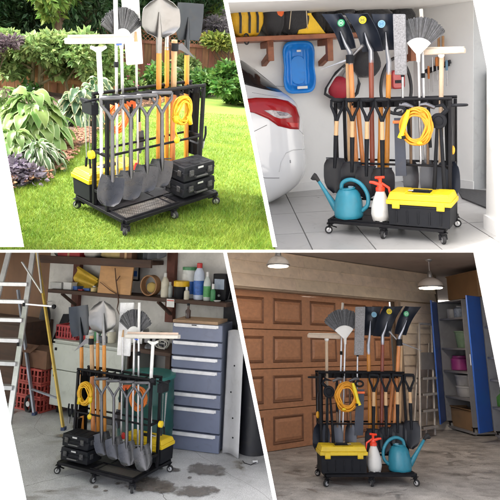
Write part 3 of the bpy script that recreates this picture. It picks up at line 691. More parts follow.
    a, m_, b = P(421, 9, .15), P(421.8, 20, .15), P(425.5, 178, .12)
    t.part('tip', MB().tube([a, m_], .0125, 10), M('pale_tip', (.6, .55, .48), .5)); t.part('lower_tube', MB().tube([m_, b], .0095, 10), alum()); t.part('lock_collar', MB().tube([lerp(m_, b, .33), lerp(m_, b, .36)], .014, 10), bplast())
    # three steel spade blades at the back right with thin poles
    for k, (px, w) in enumerate(((411, 'left'), (428, 'middle'))):
        t = Thing(pl, 'lawn_edger', ('first' if k == 0 else 'second')+' grey edger blade standing under the cord '+where, 'edger', 'edgers under the cord '+where)
        a, b = P(px, 160, .03), P(px+.5, 196, .0); b.z = max(b.z, .12)
        t.part('edger_blade', blade(a, b, [.03, .05, .055, .055, .05, .03], cup=.012), M('grey_edger_steel', (.06, .063, .072), .32, .8, .08, bump=.02)); t.part('shaft', MB().tube([a+V(0, 0, .35), a-V(0, 0, .04)], .010, 10), M('brown_shaft', (.16, .1, .06), .5))
    t = Thing(pl, 'garden_spade', 'dark wide spade blade standing at the inner end '+where, 'spade')
    a, b = P(447.5, 162, .05), P(449, 196, .0); b.z = max(b.z, .12)
    t.part('blade', blade(a, b, [.05, .075, .08, .08, .078, .05], cup=.012), bk); t.part('shaft', MB().tube([a+V(-.01, 0, .42), a-V(0, 0, .05)], .012, 10), bplast())
    # cord and its nozzle
    c = P(416, 127, -.10); T2, cm = cord(pl, c, .105, .128, 'yellow coiled hose with spray nozzle hung on the bars '+where, cat='hose', turns=14, r=.0072, mat=M('yellow_hose', (.66, .28, .006), .42, var=.14))
    a, b = P(408.5, 110, -.135), P(400.5, 138, -.14); mg = lerp(a, b, .5)
    T2.part('nozzle', MB().tube([a, lerp(a, b, .3), lerp(a, b, .75), b], [.012, .018, .015, .022], 12), M('lemon_plastic', (.72, .56, .012), .35), smooth=60)
    T2.part('trigger', MB().box(b+V(.02, -.01, .005), (.03, .016, .02)), bplast()); T2.part('clip', MB().ball(P(419.5, 143, -.13), (.02, .012, .012), 8, 6), yel())
    # orange handled hook at the end
    t = Thing(pl, 'pruning_hook', 'small tool with orange teardrop grip hanging outside the end post '+where, 'hand tool')
    a = P(452.5, 150, .05); t.part('grip', MB().ball(a, (.017, .014, .032), 12, 8), M('amber_plastic', (.78, .38, .02), .4), smooth=180); t.part('shank', MB().tube([a+V(0, 0, .03), a+V(0, 0, .14), a+V(-.01, 0, .2)], .0045, 8), dsteel())
    # things on the front shelf
    toolbox(pl, .03, .455, -.262, -.02, .108, .215, 'on the front tray '+where, 'toolboxes')
    # pump sprayer
    c = P(381, 221, -.15); c = V(c.x, -.15, .104)
    t = Thing(pl, 'pump_sprayer', 'white pump sprayer with red trigger head '+where, 'sprayer'); wt = M('milky_plastic', (.64, .63, .60), .4, var=.05, bump=.02)
    pl_s = 1.2
    bd = t.part('bottle', MB().lathe(c, (0, 0, 1), [(.004, .042), (.012, .058), (.05, .066), (.11, .062), (.16, .047), (.20, .032), (.215, .027)], 24), wt, smooth=180)
    ft = MB()
    for k in range(5):
        a = 2*PI*k/5; ft.ball(c+V(.045*math.cos(a), .045*math.sin(a), .006), (.012, .012, .009), 8, 6)
    t.part('foot', ft, wt, smooth=180)
    rd = M('sprayer_red', (.78, .05, .015), .35, var=.05)
    cp = t.part('cap', MB().lathe(c+V(0, 0, .212), (0, 0, 1), [(0, .032), (.022, .032), (.03, .022), (.05, .017)], 18), rd)
    t.part('pump_handle', MB().tube([c+V(0, 0, .255), c+V(0, 0, .29), c+V(-.005, 0, .302)], [.012, .012, .02], 12).tube([c+V(-.035, 0, .302), c+V(.03, 0, .308)], .009, 8), rd, parent=cp)
    t.part('spray_head', MB().tube([c+V(.0, -.005, .255), c+V(-.045, -.012, .27), c+V(-.07, -.014, .272)], [.014, .011, .009], 10), rd, parent=cp)
    t.part('trigger', MB().tube([c+V(.01, 0, .265), c+V(.06, 0, .235), c+V(.07, 0, .18)], [.009, .009, .006], 8), rd, parent=cp)
    # watering can
    wc = M('teal_can_plastic', (.022, .20, .28), .36, var=.1, scale=5, bump=.03)
    t = Thing(pl, 'watering_can', 'teal plastic watering can with black rose '+where, 'watering can')
    c = V(P(349, 218, -.12).x, -.12, .104); hC = .20
    bd = t.part('body', MB().lathe(c, (0, 0, 1), [(0, .092), (.008, .101), (.03, .104), (.11, .099), (.17, .085), (.20, .066), (.21, .046)], 32, sx=1.0), wc, smooth=60)
    t.part('rim', MB().tube([c+V(.047*math.cos(a)+.0, .047*math.sin(a), .212+.004*math.cos(a)) for a in [2*PI*k/22 for k in range(22)]], .006, 8, closed=True), wc, parent=bd, smooth=180)
    t.part('filler_cap', MB().lathe(c+V(.02, 0, .214), (0, 0, 1), [(0, .02), (.012, .02), (.014, .012)], 16), M('grey_blue_plastic', (.2, .35, .42), .4), parent=bd)
    t.part('handle', MB().tube(sm([c+V(-.05, 0, .20), c+V(-.04, 0, .25), c+V(.02, 0, .275), c+V(.09, 0, .25), c+V(.14, 0, .18), c+V(.142, 0, .10), c+V(.095, 0, .05)]), .0145, 12), wc, smooth=180)
    q1 = P(318, 180, -.16); q0 = c+V(-.07, 0, .04)
    sp = t.part('spout', MB().tube([q0, q0+V(-.03, 0, .02), lerp(q0, q1, .6)+V(-.0, 0, -.01), q1], [.034, .026, .016, .0115], 12), wc, smooth=180)
    d = (q1-q0).normalized(); q1b = q1+d*.012+V(-.012, 0, .006)
    t.part('rose', MB().tube([q1-d*.01, q1+d*.01, q1+d*.025+V(-.012, 0, 0), q1+d*.035+V(-.02, 0, 0)], [.013, .015, .027, .027], 14), rubber(), parent=sp)
    pl.pix = None

rackA(garden, 'in the sunny garden', False, None)
rackA(shed, 'in the cluttered shed', True, SHEDPIX)
rackB(garage, 'in the white garage', False, None)
rackB(workshop, 'in the brown workshop', True, WORKPIX)
for pl in (garden, shed, garage, workshop): pl.flush()
# ================================================================== garden
pl = garden; pl.frame(pl.yaw, (pl.c[0], pl.c[1], 0))          # Y = distance from the viewer, X to the right
Y0, SL = 4.7, .155
def gz(y): return 0.0 if y < Y0-.4 else -SL*((y-Y0)+.0) if y > Y0+.4 else -SL*.5*((y-Y0+.4)**2)/.8
def GP(px, py):
    e, d = pl._ray(px, py); y = .5
    while y < 40:
        t = (y-e[1])/d[1]; p = e+t*d
        if p[2] <= gz(y): return Vector(p)
        y += .02
    return Vector(p)
def leafmat(name, c1, c2, island=.35, sub=.35, rough=.5): return M(name, c1, rough, 0, col2=c2, scale=3, bump=0, island=island, sub=sub, spec=.35)
def add_leaves(mb, C, D, N, size, wid, fold=.25):
    """small folded leaves: centres C, directions D, normals N"""
    S = np.cross(D, N); S /= np.linalg.norm(S, axis=1)[:, None]+1e-9
    sz = size[:, None]; a = C; m = C+D*sz*.45; b = C+D*sz; l = m+S*sz*wid*.5+N*sz*fold*wid; r = m-S*sz*wid*.5+N*sz*fold*wid
    o = len(mb.v); n = len(C)
    V4 = np.stack([a, r, b, l], 1).reshape(-1, 3); mb.v += V4.tolist()
    fs = []
    for i in range(n):
        k = o+4*i; fs.append((k, k+1, k+2)); fs.append((k, k+2, k+3))
    mb.f += fs; mb.mi += [mb.m]*len(fs)
def cloud(c, r, n, clumps=14, spread=.42, hollow=.0, flat=0.0):
    """leaf positions gathered into clumps through an ellipsoid volume, with outward-ish directions"""
    c = np.array(c, float); r = np.array(r, float)
    u = rng.normal(size=(clumps, 3)); u /= np.linalg.norm(u, axis=1)[:, None]; u *= rng.uniform(.35, .85, (clumps, 1))
    w = rng.uniform(.5, 1.3, clumps); k = rng.choice(clumps, n, p=w/w.sum())
    q = rng.normal(size=(n, 3)); q /= np.linalg.norm(q, axis=1)[:, None]; q *= rng.uniform(.45, 1, (n, 1))**.6*spread*w[k][:, None]
    P = c+(u[k]+q)*r; D = q*r; D /= np.linalg.norm(D, axis=1)[:, None]+1e-9
    D += rng.normal(size=(n, 3))*.5; D[:, 2] -= .15; D /= np.linalg.norm(D, axis=1)[:, None]
    N = rng.normal(size=(n, 3))*.55+np.array([0, 0, 1.0]); N -= D*(N*D).sum(1)[:, None]; N /= np.linalg.norm(N, axis=1)[:, None]+1e-9
    return P, D, N
def bush(name, label, cat, c, r, n, leaf, wid, mat, group=None, trunk=None, tmat=None, clumps=14, spread=.42, flowers=None):
    T = Thing(pl, name, label, cat, group); T.cull = True; mb = MB()
    P, D, N = cloud(c, r, n, clumps, spread); add_leaves(mb, P, D, N, rng.uniform(.45, 1.35, n)*leaf, wid)
    T.part('foliage', mb, mat, smooth=0)
    st = MB(); base = V(c[0], c[1], gz(c[1])); tm = tmat or M('bark', (.09, .06, .04), .9, var=.35, scale=12, bump=.25, bscale=40, stretch=(2, 2, .4))
    tr = trunk or r[0]*.04
    top = V(c[0], c[1], c[2]+r[2]*.4)
    if top.z > base.z+.05:
        st.tube([base, lerp(base, top, .5)+V(.03*r[0], 0, 0), top], [tr, tr*.7, tr*.3], 8)
        for k in range(7):
            a = random.uniform(0, 2*PI); s0 = lerp(base, top, random.uniform(.25, .85)); e = V(c[0]+r[0]*.7*math.cos(a), c[1]+r[1]*.7*math.sin(a), c[2]+r[2]*random.uniform(-.3, .6))
            st.tube([s0, lerp(s0, e, .5)+V(0, 0, .06*r[2]), e], [tr*.45, tr*.3, tr*.1], 6)
        T.part('trunk' if trunk else 'stem', st, tm)
    if flowers:
        fm = MB(); n2, fs, fmat = flowers; P, D, N = cloud(c, [q*1.08 for q in r], n2, clumps, spread)
        for p in P:
            for k in range(5):
                a = k*2*PI/5; d = V(math.cos(a), math.sin(a), .4)*fs; s = V(-math.sin(a), math.cos(a), 0)*fs*.35; p0 = Vector(p); fm.add([p0, p0+d*.6+s, p0+d, p0+d*.6-s], [(0, 1, 2, 3)])
        T.part('flowers', fm, fmat, smooth=0)
    return T
def plant_mat(name, green, edge, ew):
    """leaf with a paler margin: 'tone' runs 0 at the midrib to 1 at the edge"""
    m = M(name, green, .45, var=.25, scale=4, bump=0, island=.25, sub=.3)
    nt = m.node_tree; N = nt.nodes; L = nt.links; at = N.new('ShaderNodeAttribute'); at.attribute_name = 'tone'
    rp = N.new('ShaderNodeValToRGB'); rp.color_ramp.elements[0].position = ew-.06; rp.color_ramp.elements[1].position = ew+.06
    L.new(at.outputs['Fac'], rp.inputs['Fac']); mx = N.new('ShaderNodeMix'); mx.data_type = 'RGBA'; mx.inputs['B'].default_value = (*edge, 1)
    hs = N['Hue/Saturation/Value']
    L.new(rp.outputs['Color'], mx.inputs['Factor']); L.new(hs.outputs['Color'], mx.inputs['A'])
    for nd in N:
        if nd.type in ('BSDF_PRINCIPLED',): L.new(mx.outputs['Result'], nd.inputs['Base Color'])
        if nd.type == 'BSDF_TRANSLUCENT': L.new(mx.outputs['Result'], nd.inputs['Color'])
    return m
def hosta(label, base, R, H, n, L, wid, mat, group=None, name='hosta', up=.8):
    """mound of broad arching leaves, each on its own stalk, ribbed and folded along the midrib"""
    T = Thing(pl, name, label, 'hosta plant', group); T.cull = True; mb = MB(); mb.attr = []; st = MB()
    b = Vector(base)
    for i in range(n):
        a = i*2.399+random.uniform(-.3, .3); k = math.sqrt((i+.5)/n); rr = R*k*random.uniform(.7, 1.0)
        h = H*(1-.75*k**1.6)*random.uniform(.8, 1.1)+.03
        o = b+V(math.cos(a)*rr*.55, math.sin(a)*rr*.55, h); out = V(math.cos(a), math.sin(a), 0); sd = V(-math.sin(a), math.cos(a), 0)
        ll = L*random.uniform(.7, 1.15); ww = ll*wid*random.uniform(.85, 1.1); tilt = random.uniform(.1, .7)-k*.75
        st.tube([b+out*.02, lerp(b, o, .6)+V(0, 0, h*.18), o], [.006, .005, .004], 5)
        nu, nv = 7, 6; base_i = len(mb.v); tw = random.uniform(-.35, .35)
        for p in range(nu+1):
            u = p/nu; w = ww*.5*(math.sin(PI*min(1, u**.72))**.75*(1-.15*u)+.02)
            c = o+out*(ll*u*math.cos(tilt*(1-u)-u*.6))+V(0, 0, ll*(tilt*u-.75*u*u))
            for q in range(nv+1):
                v = 2*q/nv-1
                mb.v.append(tuple(c+sd*w*v+V(0, 0, abs(v)*w*.35+w*v*tw+.006*math.sin(9*v+i)*math.sin(7*u)+.004*math.sin(23*u+i)*abs(v)))); mb.attr.append(max(abs(v), (u-.8)*5 if u > .8 else 0)*1.0)
        for p in range(nu):
            for q in range(nv):
                w_ = nv+1; mb.f.append((base_i+p*w_+q, base_i+(p+1)*w_+q, base_i+(p+1)*w_+q+1, base_i+p*w_+q+1)); mb.mi.append(0)
    T.part('leaves', mb, mat, smooth=180); T.part('stalks', st, M('hosta_stalk', (.16, .26, .07), .5))
    return T
# ---- ground
mb = MB(); xs = np.linspace(-9, 9, 37); ys = [.3, 1, 2, 3, 4, 4.3, 4.5, 4.7, 4.9, 5.1, 5.4]+list(np.linspace(6, 18.5, 18))
mb.v = [(x, y, gz(y)) for y in ys for x in xs]; W_ = len(xs)
mb.f = [(j*W_+i, j*W_+i+1, (j+1)*W_+i+1, (j+1)*W_+i) for j in range(len(ys)-1) for i in range(W_-1)]; mb.mi = [0]*len(mb.f)
pl.struct('lawn', mb, M('lawn_turf', (.10, .19, .018), .95, 0, col2=(.18, .26, .03), scale=1.6, bump=.4, bscale=70, detail=9))
edge = [GP(*q) for q in ((-60, 214), (-20, 200), (14, 191), (38, 182), (50, 172), (60, 160), (84, 146), (100, 124), (130, 111), (160, 104), (200, 97.5), (245, 93), (300, 91), (360, 90))]
fine = []
for a, b in zip(edge, edge[1:]):
    for k in range(8): fine.append(lerp(a, b, k/8))
fine.append(edge[-1])
fine = [V(p.x+.05*math.sin(i*1.1), p.y+.05*math.sin(i*.7+1), p.z) for i, p in enumerate(fine)]
def far(p): return V(p.x*17.8/p.y*1.0-2.2*max(0, (6-p.y))/3, 17.8, 0)
mb = MB(); nr = 12
for p in fine:
    f_ = far(p)
    for k in range(nr+1):
        t = (k/nr)**1.6; x, y = p.x+(f_.x-p.x)*t, p.y+(f_.y-p.y)*t; mb.v.append((x, y, gz(y)+(.035 if k else -.02)+(.02*math.sin(x*5)*math.sin(y*7) if k else 0)))
mb.f = [(i*(nr+1)+k, (i+1)*(nr+1)+k, (i+1)*(nr+1)+k+1, i*(nr+1)+k+1) for i in range(len(fine)-1) for k in range(nr)]; mb.mi = [0]*len(mb.f)
pl.struct('soil_bed', mb, M('bed_soil', (.05, .033, .022), .95, 0, col2=(.11, .07, .045), scale=30, bump=.6, bscale=60))
# ---- grass blades
E2 = np.array([(p.x, p.y) for p in fine])
def in_bed(x, y):
    """right/behind the bed edge as seen from the viewer: compare polar distance"""
    ang = np.arctan2(x, y); ea = np.arctan2(E2[:, 0], E2[:, 1]); er = np.hypot(E2[:, 0], E2[:, 1]); o = np.argsort(ea)
    return np.hypot(x, y) > np.interp(ang, ea[o], er[o])-.0
n = 150000; yy = 1/rng.uniform(1/9.3, 1/2.9, n); xx = rng.uniform(-.46, .10, n)*yy
k = ~in_bed(xx, yy); xx, yy = xx[k], yy[k]
zz = np.array([gz(v) for v in yy]); n = len(xx)
h = rng.uniform(.014, .036, n)*(1+.35*np.sin(xx*3.1+1)*np.sin(yy*2.3)); a = rng.uniform(0, 2*PI, n); w_ = rng.uniform(.0022, .0042, n)*(.6+yy/7); le = rng.uniform(.2, 1.1, n)*h; b = rng.uniform(0, 2*PI, n)
B0 = np.stack([xx-np.cos(a)*w_/2, yy-np.sin(a)*w_/2, zz], 1); B1 = np.stack([xx+np.cos(a)*w_/2, yy+np.sin(a)*w_/2, zz], 1); B2 = np.stack([xx+np.cos(b)*le, yy+np.sin(b)*le, zz+h], 1)
mb = MB(); mb.v = np.stack([B0, B1, B2], 1).reshape(-1, 3).tolist(); mb.f = [(3*i, 3*i+1, 3*i+2) for i in range(n)]; mb.mi = [0]*n
pl.stuff('grass', mb, leafmat('grass_blade', (.14, .255, .022), (.30, .385, .055), island=.3, sub=.3), 'short bright green mown grass of the garden lawn', 'grass')
# ---- bark chips along the bed edge
mb = MB(); n = 5200
for i in range(n):
    j = rng.integers(8, len(fine)-20); p = fine[j]; t = rng.uniform(.02, 1)**1.3
    d = V(p.x, p.y, 0).normalized(); q = p+d*(.9*t); q = V(q.x+rng.uniform(-.08, .08), q.y, 0); q.z = gz(q.y)+.045+rng.uniform(0, .012)
    R_ = Matrix.Rotation(rng.uniform(0, 6.3), 3, 'Z') @ Matrix.Rotation(rng.uniform(-.5, .5), 3, 'X')
    mb.box(q, (rng.uniform(.012, .05), rng.uniform(.008, .02), rng.uniform(.003, .008)), R_)
pl.stuff('bark_chips', mb, M('bark_chip', (.20, .10, .055), .85, 0, .3, scale=20, island=.55, bump=.1), 'brown bark chips scattered along the edge of the planting bed', 'bark chips')
# ---- fences
wood = M('cedar_boards', (.40, .20, .09), .75, 0, .32, scale=5, bump=.15, bscale=30, stretch=(3, 3, .4), island=.18)
wood2 = M('dark_cedar', (.26, .12, .065), .8, 0, .3, scale=5, bump=.15, bscale=30, stretch=(3, 3, .4), island=.18)
def fence(label, x0, x1, y, top_px, bw, wm, lattice, px):
    T = Thing(pl, 'garden_fence', label, 'fence'); b = MB(); zt = pl.P(px, top_px, y).z; zb = gz(y)-.05; zl = zt-(lattice or 0); x = x0; i = 0
    while x < x1: b.box((x+bw/2, y+rng.uniform(-.004, .004), (zb+zl)/2-(.01*(i % 2))), (bw*.94, .022, zl-zb)); x += bw; i += 1
    T.part('boards', b, wm); r = MB()
    for z in (zl, zt-.0 if lattice else zl-.25, zb+.3): r.box(((x0+x1)/2, y-.03, z), (x1-x0, .04, .07))
    T.part('rail', r, wm)
    k = x0
    while k <= x1: T.part('post', MB().box((k, y+.02, (zb+zt)/2+.03), (.1, .1, zt-zb+.1)), wm, bevel=.006); k += (x1-x0)/3.001
    if lattice:
        l = MB(); s = .11; k = x0-lattice
        while k < x1:
            l.beam((k, y-.005, zl), (k+lattice, y-.005, zt), .018, .01, up=(0, 1, 0)); l.beam((k+lattice, y+.008, zl), (k, y+.008, zt), .018, .01, up=(0, 1, 0)); k += s
        T.part('lattice', l, wm)
xl = pl.P(-60, 80, 10.5).x; xr = pl.P(112, 80, 10.5).x
fence('warm brown board fence behind the vine and the big hosta', xl, xr, 10.5, 50, .15, wood, 0, 50)
xl = pl.P(100, 80, 15).x; xr = pl.P(300, 80, 15).x
fence('dark brown board fence with lattice top behind the right hand shrubs', xl, xr, 15, 37, .16, wood2, .26, 220)
# ---- planting
hm1 = plant_mat('hosta_lime', (.15, .26, .06), (.34, .42, .20), .88)
hm2 = plant_mat('hosta_cream_edged', (.045, .11, .045), (.38, .42, .24), .72)
hm3 = plant_mat('hosta_white_edged', (.09, .17, .06), (.44, .48, .36), .68)
def at(px, py): return GP(px, py)+V(0, 0, .03)
hosta('large lime green hosta with broad leaves in the left bed', at(34, 150), .50, .44, 150, .165, .76, hm1)
hosta('pale hosta leaning out of frame at the far left of the bed', at(4, 140), .42, .40, 90, .15, .76, hm1)
hosta('low narrow leaved hosta spilling over the bark chips', at(38, 168), .32, .15, 110, .12, .38, hm3)
hosta('small lime hosta beneath the large one, near the white corner', at(16, 164), .28, .22, 44, .13, .6, hm1)
hosta('dark hosta with cream leaf edges beside the rack end', at(80, 128), .42, .40, 90, .165, .68, hm2)
hosta('cream edged dark hosta half hidden behind the rack end', at(98, 112), .5, .42, 80, .17, .66, hm2)
hosta('white edged hosta beyond the rack, right of the shovels', at(201, 91), .75, .42, 60, .30, .62, hm3)
hosta('white edged hosta behind the rack, between the shovel handles', at(170, 92), .65, .45, 50, .28, .62, hm3)
bush('heuchera', 'low grey purple leafed plant on the bark chips', 'plant', V(*at(20, 181))+V(0, 0, .05), (.22, .18, .09), 420, .05, .8, leafmat('purple_leaf', (.10, .08, .11), (.23, .20, .25)))
bush('heuchera', 'tiny violet plant at the lawn edge beside the white corner', 'plant', V(*at(13, 176))+V(0, 0, .04), (.14, .14, .08), 260, .04, .8, leafmat('violet_leaf', (.13, .10, .17), (.25, .21, .28)))
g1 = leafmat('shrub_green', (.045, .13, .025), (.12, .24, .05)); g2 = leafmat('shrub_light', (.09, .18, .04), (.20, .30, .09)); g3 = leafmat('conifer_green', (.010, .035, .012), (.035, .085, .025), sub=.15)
g4 = leafmat('vine_green', (.14, .25, .06), (.33, .43, .17)); g5 = leafmat('plum_leaf', (.07, .045, .06), (.18, .14, .155)); g6 = leafmat('maple_green', (.09, .19, .03), (.22, .32, .07)); g7 = leafmat('grey_plum_leaf', (.09, .08, .09), (.22, .20, .20))
pk = M('pink_petal', (.55, .06, .22), .5, sub=.2, bump=0); wh = M('white_petal', (.7, .68, .7), .5, sub=.2, bump=0)
def B(px0, py0, px1, py1, y, dy, n, leaf, wid, mat, name, label, cat, **k):
    l, r, b, t = pl.rect(px0, py0, px1, py1, y); return bush(name, label, cat, ((l+r)/2, y, (b+t)/2), ((r-l)/2, dy, (t-b)/2), n, leaf, wid, mat, **k)
B(212, 64, 252, 97, 11.5, .7, 3600, .15, .6, g1, 'leafy_shrub', 'mid green leafy shrub at the edge of the lawn, far right', 'shrub')
B(190, 70, 214, 90, 13, .7, 2200, .13, .6, g1, 'leafy_shrub', 'green shrub behind the white edged hosta on the right', 'shrub')
B(234, 58, 280, 94, 12.2, .7, 2600, .15, .6, g2, 'leafy_shrub', 'paler leafy shrub touching the right divider', 'shrub')
B(140, 66, 176, 104, 11.8, .6, 2600, .12, .6, g1, 'flowering_shrub', 'shrub with pink flowers behind the shovel handles', 'shrub', flowers=(60, .045, pk))
B(104, 68, 142, 112, 11.2, .7, 2600, .13, .6, g2, 'flowering_shrub', 'light green shrub with pink flowers behind the spades', 'shrub', flowers=(40, .045, pk))
B(168, 56, 204, 80, 14.2, .5, 1800, .11, .6, leafmat('shrub_yellowgreen', (.12, .2, .05), (.26, .34, .12)), 'leafy_shrub', 'small yellow green shrub in front of the lattice fence', 'shrub')
B(14, 84, 44, 104, 9.6, .35, 500, .1, .7, g1, 'flowering_shrub', 'small plant with white blooms before the left fence', 'shrub', flowers=(34, .05, wh))
B(66, 90, 92, 116, 9.4, .35, 700, .12, .7, g1, 'leafy_shrub', 'dark green plant before the left fence above the cream edged hosta', 'shrub')
# vine over the left fence: several overlapping clumps on a stem
T = Thing(pl, 'climbing_vine', 'pale green climbing vine hanging over the left fence on a mossy trunk', 'vine'); T.cull = True; mb = MB()
for (a, b_, c_, d_, n_) in ((-30, 34, 40, 68, 3000), (20, 32, 80, 64, 3800), (60, 34, 116, 68, 3200), (0, 58, 30, 78, 500), (44, 56, 70, 80, 500), (82, 58, 112, 84, 1100)):
    l, r, b, t = pl.rect(a, b_, c_, d_, 9.9); P_, D_, N_ = cloud(((l+r)/2, 9.9, (b+t)/2), ((r-l)/2, .55, (t-b)/2), n_, 16, .4); add_leaves(mb, P_, D_, N_, rng.uniform(.07, .15, n_), .62)
T.part('foliage', mb, g4, smooth=0)
st = MB(); bk_ = M('mossy_bark', (.13, .13, .05), .9, col2=(.22, .17, .10), scale=14, bump=.3, bscale=50)
for px, r_ in ((33, .045), (41, .06)): st.tube([V(pl.P(px, 100, 9.9).x, 9.9, gz(9.9)), V(*pl.P(px-.5, 80, 9.9)), V(*pl.P(px+.5, 55, 9.9))], [r_, r_*.8, r_*.6], 9)
for q in (((41, 76), (52, 66), (66, 58)), ((41, 84), (60, 74), (76, 60)), ((70, 98), (66, 82), (78, 64)), ((33, 70), (18, 60), (0, 52))): st.tube([V(*pl.P(*z, 9.85)) for z in q], [.025, .018, .010], 6)
T.part('trunk', st, bk_)
B(-26, 34, 18, 52, 9.2, .4, 1900, .075, .5, g5, 'plum_shrub', 'purple leaved shrub at the upper left below the dark conifers', 'shrub')
B(202, 10, 262, 50, 17, .9, 3000, .13, .5, g7, 'plum_tree', 'greyish purple tree behind the right fence', 'tree', trunk=.12)
B(196, 34, 262, 50, 14.8, .3, 1800, .13, .6, leafmat('lattice_vine_leaf', (.10, .17, .03), (.28, .30, .06)), 'climbing_vine', 'yellow green vine running along the lattice fence top', 'vine')
B(195, -34, 270, 18, 18.5, 1.5, 4200, .2, .55, g6, 'maple_tree', 'bright light green maple behind the right fence', 'tree', trunk=.15)
B(36, -30, 78, 16, 12.2, 1.0, 2400, .17, .5, g6, 'maple_tree', 'light green branch of a maple between the dark conifers', 'tree', trunk=.12)
for i, (a, b_, c_, d_, y, lb) in enumerate(((-70, -70, 20, 56, 13.5, 'leftmost dark conifer behind the fence'), (-5, -60, 60, 50, 14.5, 'dark conifer behind the light maple branch'), (50, -70, 118, 60, 13.5, 'dark conifer behind the fan broom'), (96, -60, 150, 52, 15.5, 'dark conifer behind the white mop head'), (130, -60, 200, 48, 16.5, 'dark conifer behind the round shovel'), (170, -60, 240, 40, 18, 'dark conifer right of the square shovel'))):
    B(a, b_, c_, d_, y, 1.3, 6500, .17, .34, g3, 'conifer_tree', lb, 'conifer', group='dark conifers behind the garden fences', trunk=.16, clumps=40, spread=.34)
# dense hedge closing the view behind
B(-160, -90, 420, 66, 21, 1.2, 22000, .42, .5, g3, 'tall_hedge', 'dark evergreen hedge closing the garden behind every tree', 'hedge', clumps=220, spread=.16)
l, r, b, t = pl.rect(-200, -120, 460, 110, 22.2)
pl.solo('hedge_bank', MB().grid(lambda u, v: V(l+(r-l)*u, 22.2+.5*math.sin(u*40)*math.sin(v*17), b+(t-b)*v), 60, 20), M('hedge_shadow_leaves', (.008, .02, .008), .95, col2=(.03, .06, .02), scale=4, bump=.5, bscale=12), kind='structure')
pl.flush()
# ================================================================== shared helpers for rooms
from mathutils.bvhtree import BVHTree
def wall(pl, name, a, b, z0, z1, mat, th=.1, side=1):
    """upright wall slab between plan points a, b (author coordinates); thickness goes to the far side"""
    a, b = Vector((a[0], a[1], 0)), Vector((b[0], b[1], 0)); d = (b-a).normalized(); n = Vector((-d.y, d.x, 0))*th*side
    mb = MB().hull([a+V(0, 0, z0), b+V(0, 0, z0), b+n+V(0, 0, z0), a+n+V(0, 0, z0)], [a+V(0, 0, z1), b+V(0, 0, z1), b+n+V(0, 0, z1), a+n+V(0, 0, z1)])
    return pl.struct(name, mb, mat)
def surf(pl, bvh, px, py, off_=.0):
    e, d = pl._ray(px, py); d = Vector(d).normalized(); h = bvh.ray_cast(Vector(e), d)
    if h[0] is None: return None
    n = h[1] if h[1].dot(d) < 0 else -h[1]; return h[0]+n*off_
def patch(pl, bvh, poly, off_, nr=6):
    """piece of skin lying on a surface, outlined by picture points"""
    P_ = [];
    for a, b in zip(poly, poly[1:]+poly[:1]):
        for k in range(5): P_.append((a[0]+(b[0]-a[0])*k/5, a[1]+(b[1]-a[1])*k/5))
    cx, cy = sum(p[0] for p in P_)/len(P_), sum(p[1] for p in P_)/len(P_); mb = MB(); n = len(P_)
    for r in range(nr+1):
        for p in P_:
            q = surf(pl, bvh, cx+(p[0]-cx)*r/nr, cy+(p[1]-cy)*r/nr, off_*(1 if r < nr else .15)); mb.v.append(tuple(q) if q else mb.v[-1])
    for r in range(nr):
        for k in range(n): mb.f.append((r*n+k, r*n+(k+1) % n, (r+1)*n+(k+1) % n, (r+1)*n+k)); mb.mi.append(0)
    return mb
def bottle(pl, px0, py0, px1, py1, y, body, cap, label, capf=.2, kind='bottle', lab=None, sh=(.9, 1, 1, .95, .45), name='bottle'):
    l, r, b, t = pl.rect(px0, py0, px1, py1, y); R_ = (r-l)/2; h = t-b; c = V((l+r)/2, y+R_, b)
    T = Thing(pl, name, label, kind); hb = h*(1-capf)
    T.part('body', MB().lathe(c, (0, 0, 1), [(0, R_*sh[0]), (hb*.04, R_*sh[1]), (hb*.7, R_*sh[2]), (hb*.85, R_*sh[3]), (hb, R_*sh[4])], 18), body, smooth=50)
    if capf: T.part('cap', MB().lathe(c+V(0, 0, hb), (0, 0, 1), [(0, R_*sh[4]*1.1), (h*capf*.9, R_*sh[4]*1.1), (h*capf, R_*sh[4]*.9)], 16), cap)
    if lab: T.part('label', MB().lathe(c+V(0, 0, hb*.15), (0, 0, 1), [(0, R_*1.02), (hb*.45, R_*1.02)], 18), lab)
    return T
# ================================================================== garage
pl = garage; pl.frame_px(.22, 390, 182)
pl.A0 = pl.A.copy()
wm = M('white_garage_wall', (.72, .72, .705), .75, 0, .03, scale=1.5, bump=.08, bscale=120, grime=.04)
cm_ = M('white_ceiling', (.74, .73, .70), .8, 0, .03, scale=2, bump=.05, grime=.03)
C1 = pl.G(424, 182.5); C2 = pl.G(473, 190); zc = pl.P(424, 10, 0).z
xl = pl.P(180, 100, 0).x
wall(pl, 'garage_back_wall', (xl, 0), (C1.x, 0), 0, zc, wm)
wall(pl, 'garage_side_wall', (C1.x, 0), (C2.x, C2.y), 0, zc, wm)
D1 = pl.G(489, 193)
wall(pl, 'garage_doorway_wall', (C2.x+.003, C2.y), (C2.x+.9, C2.y+.02), 0, zc, M('grey_door_paint', (.33, .34, .34), .6, var=.04, scale=2))
t_ = Thing(pl, 'interior_door', 'narrow grey door leaf with black edge standing open at the right', 'door')
zt = pl.P(488, 72, C2.y-.05).z; x_ = pl.P(488.5, 130, C2.y-.05).x
t_.part('edge_trim', MB().box((x_, C2.y-.06, zt/2), (.022, .05, zt)), M('black_trim', (.01, .01, .012), .5)); t_.part('leaf', MB().box((x_+.30, C2.y-.06, zt/2), (.578, .04, zt*.995)), M('white_door_paint', (.72, .72, .72), .5, var=.03))
q = pl.G(486, 228.5); q2 = pl.G(503, 239); d2 = (q2-q).normalized(); e0 = Vector(pl._ray(486, 228)[0]); e0.z = 0; q3 = q+d2*1.6
q4 = q+(q-e0)*.10; q5 = q3+(q-e0)*.10
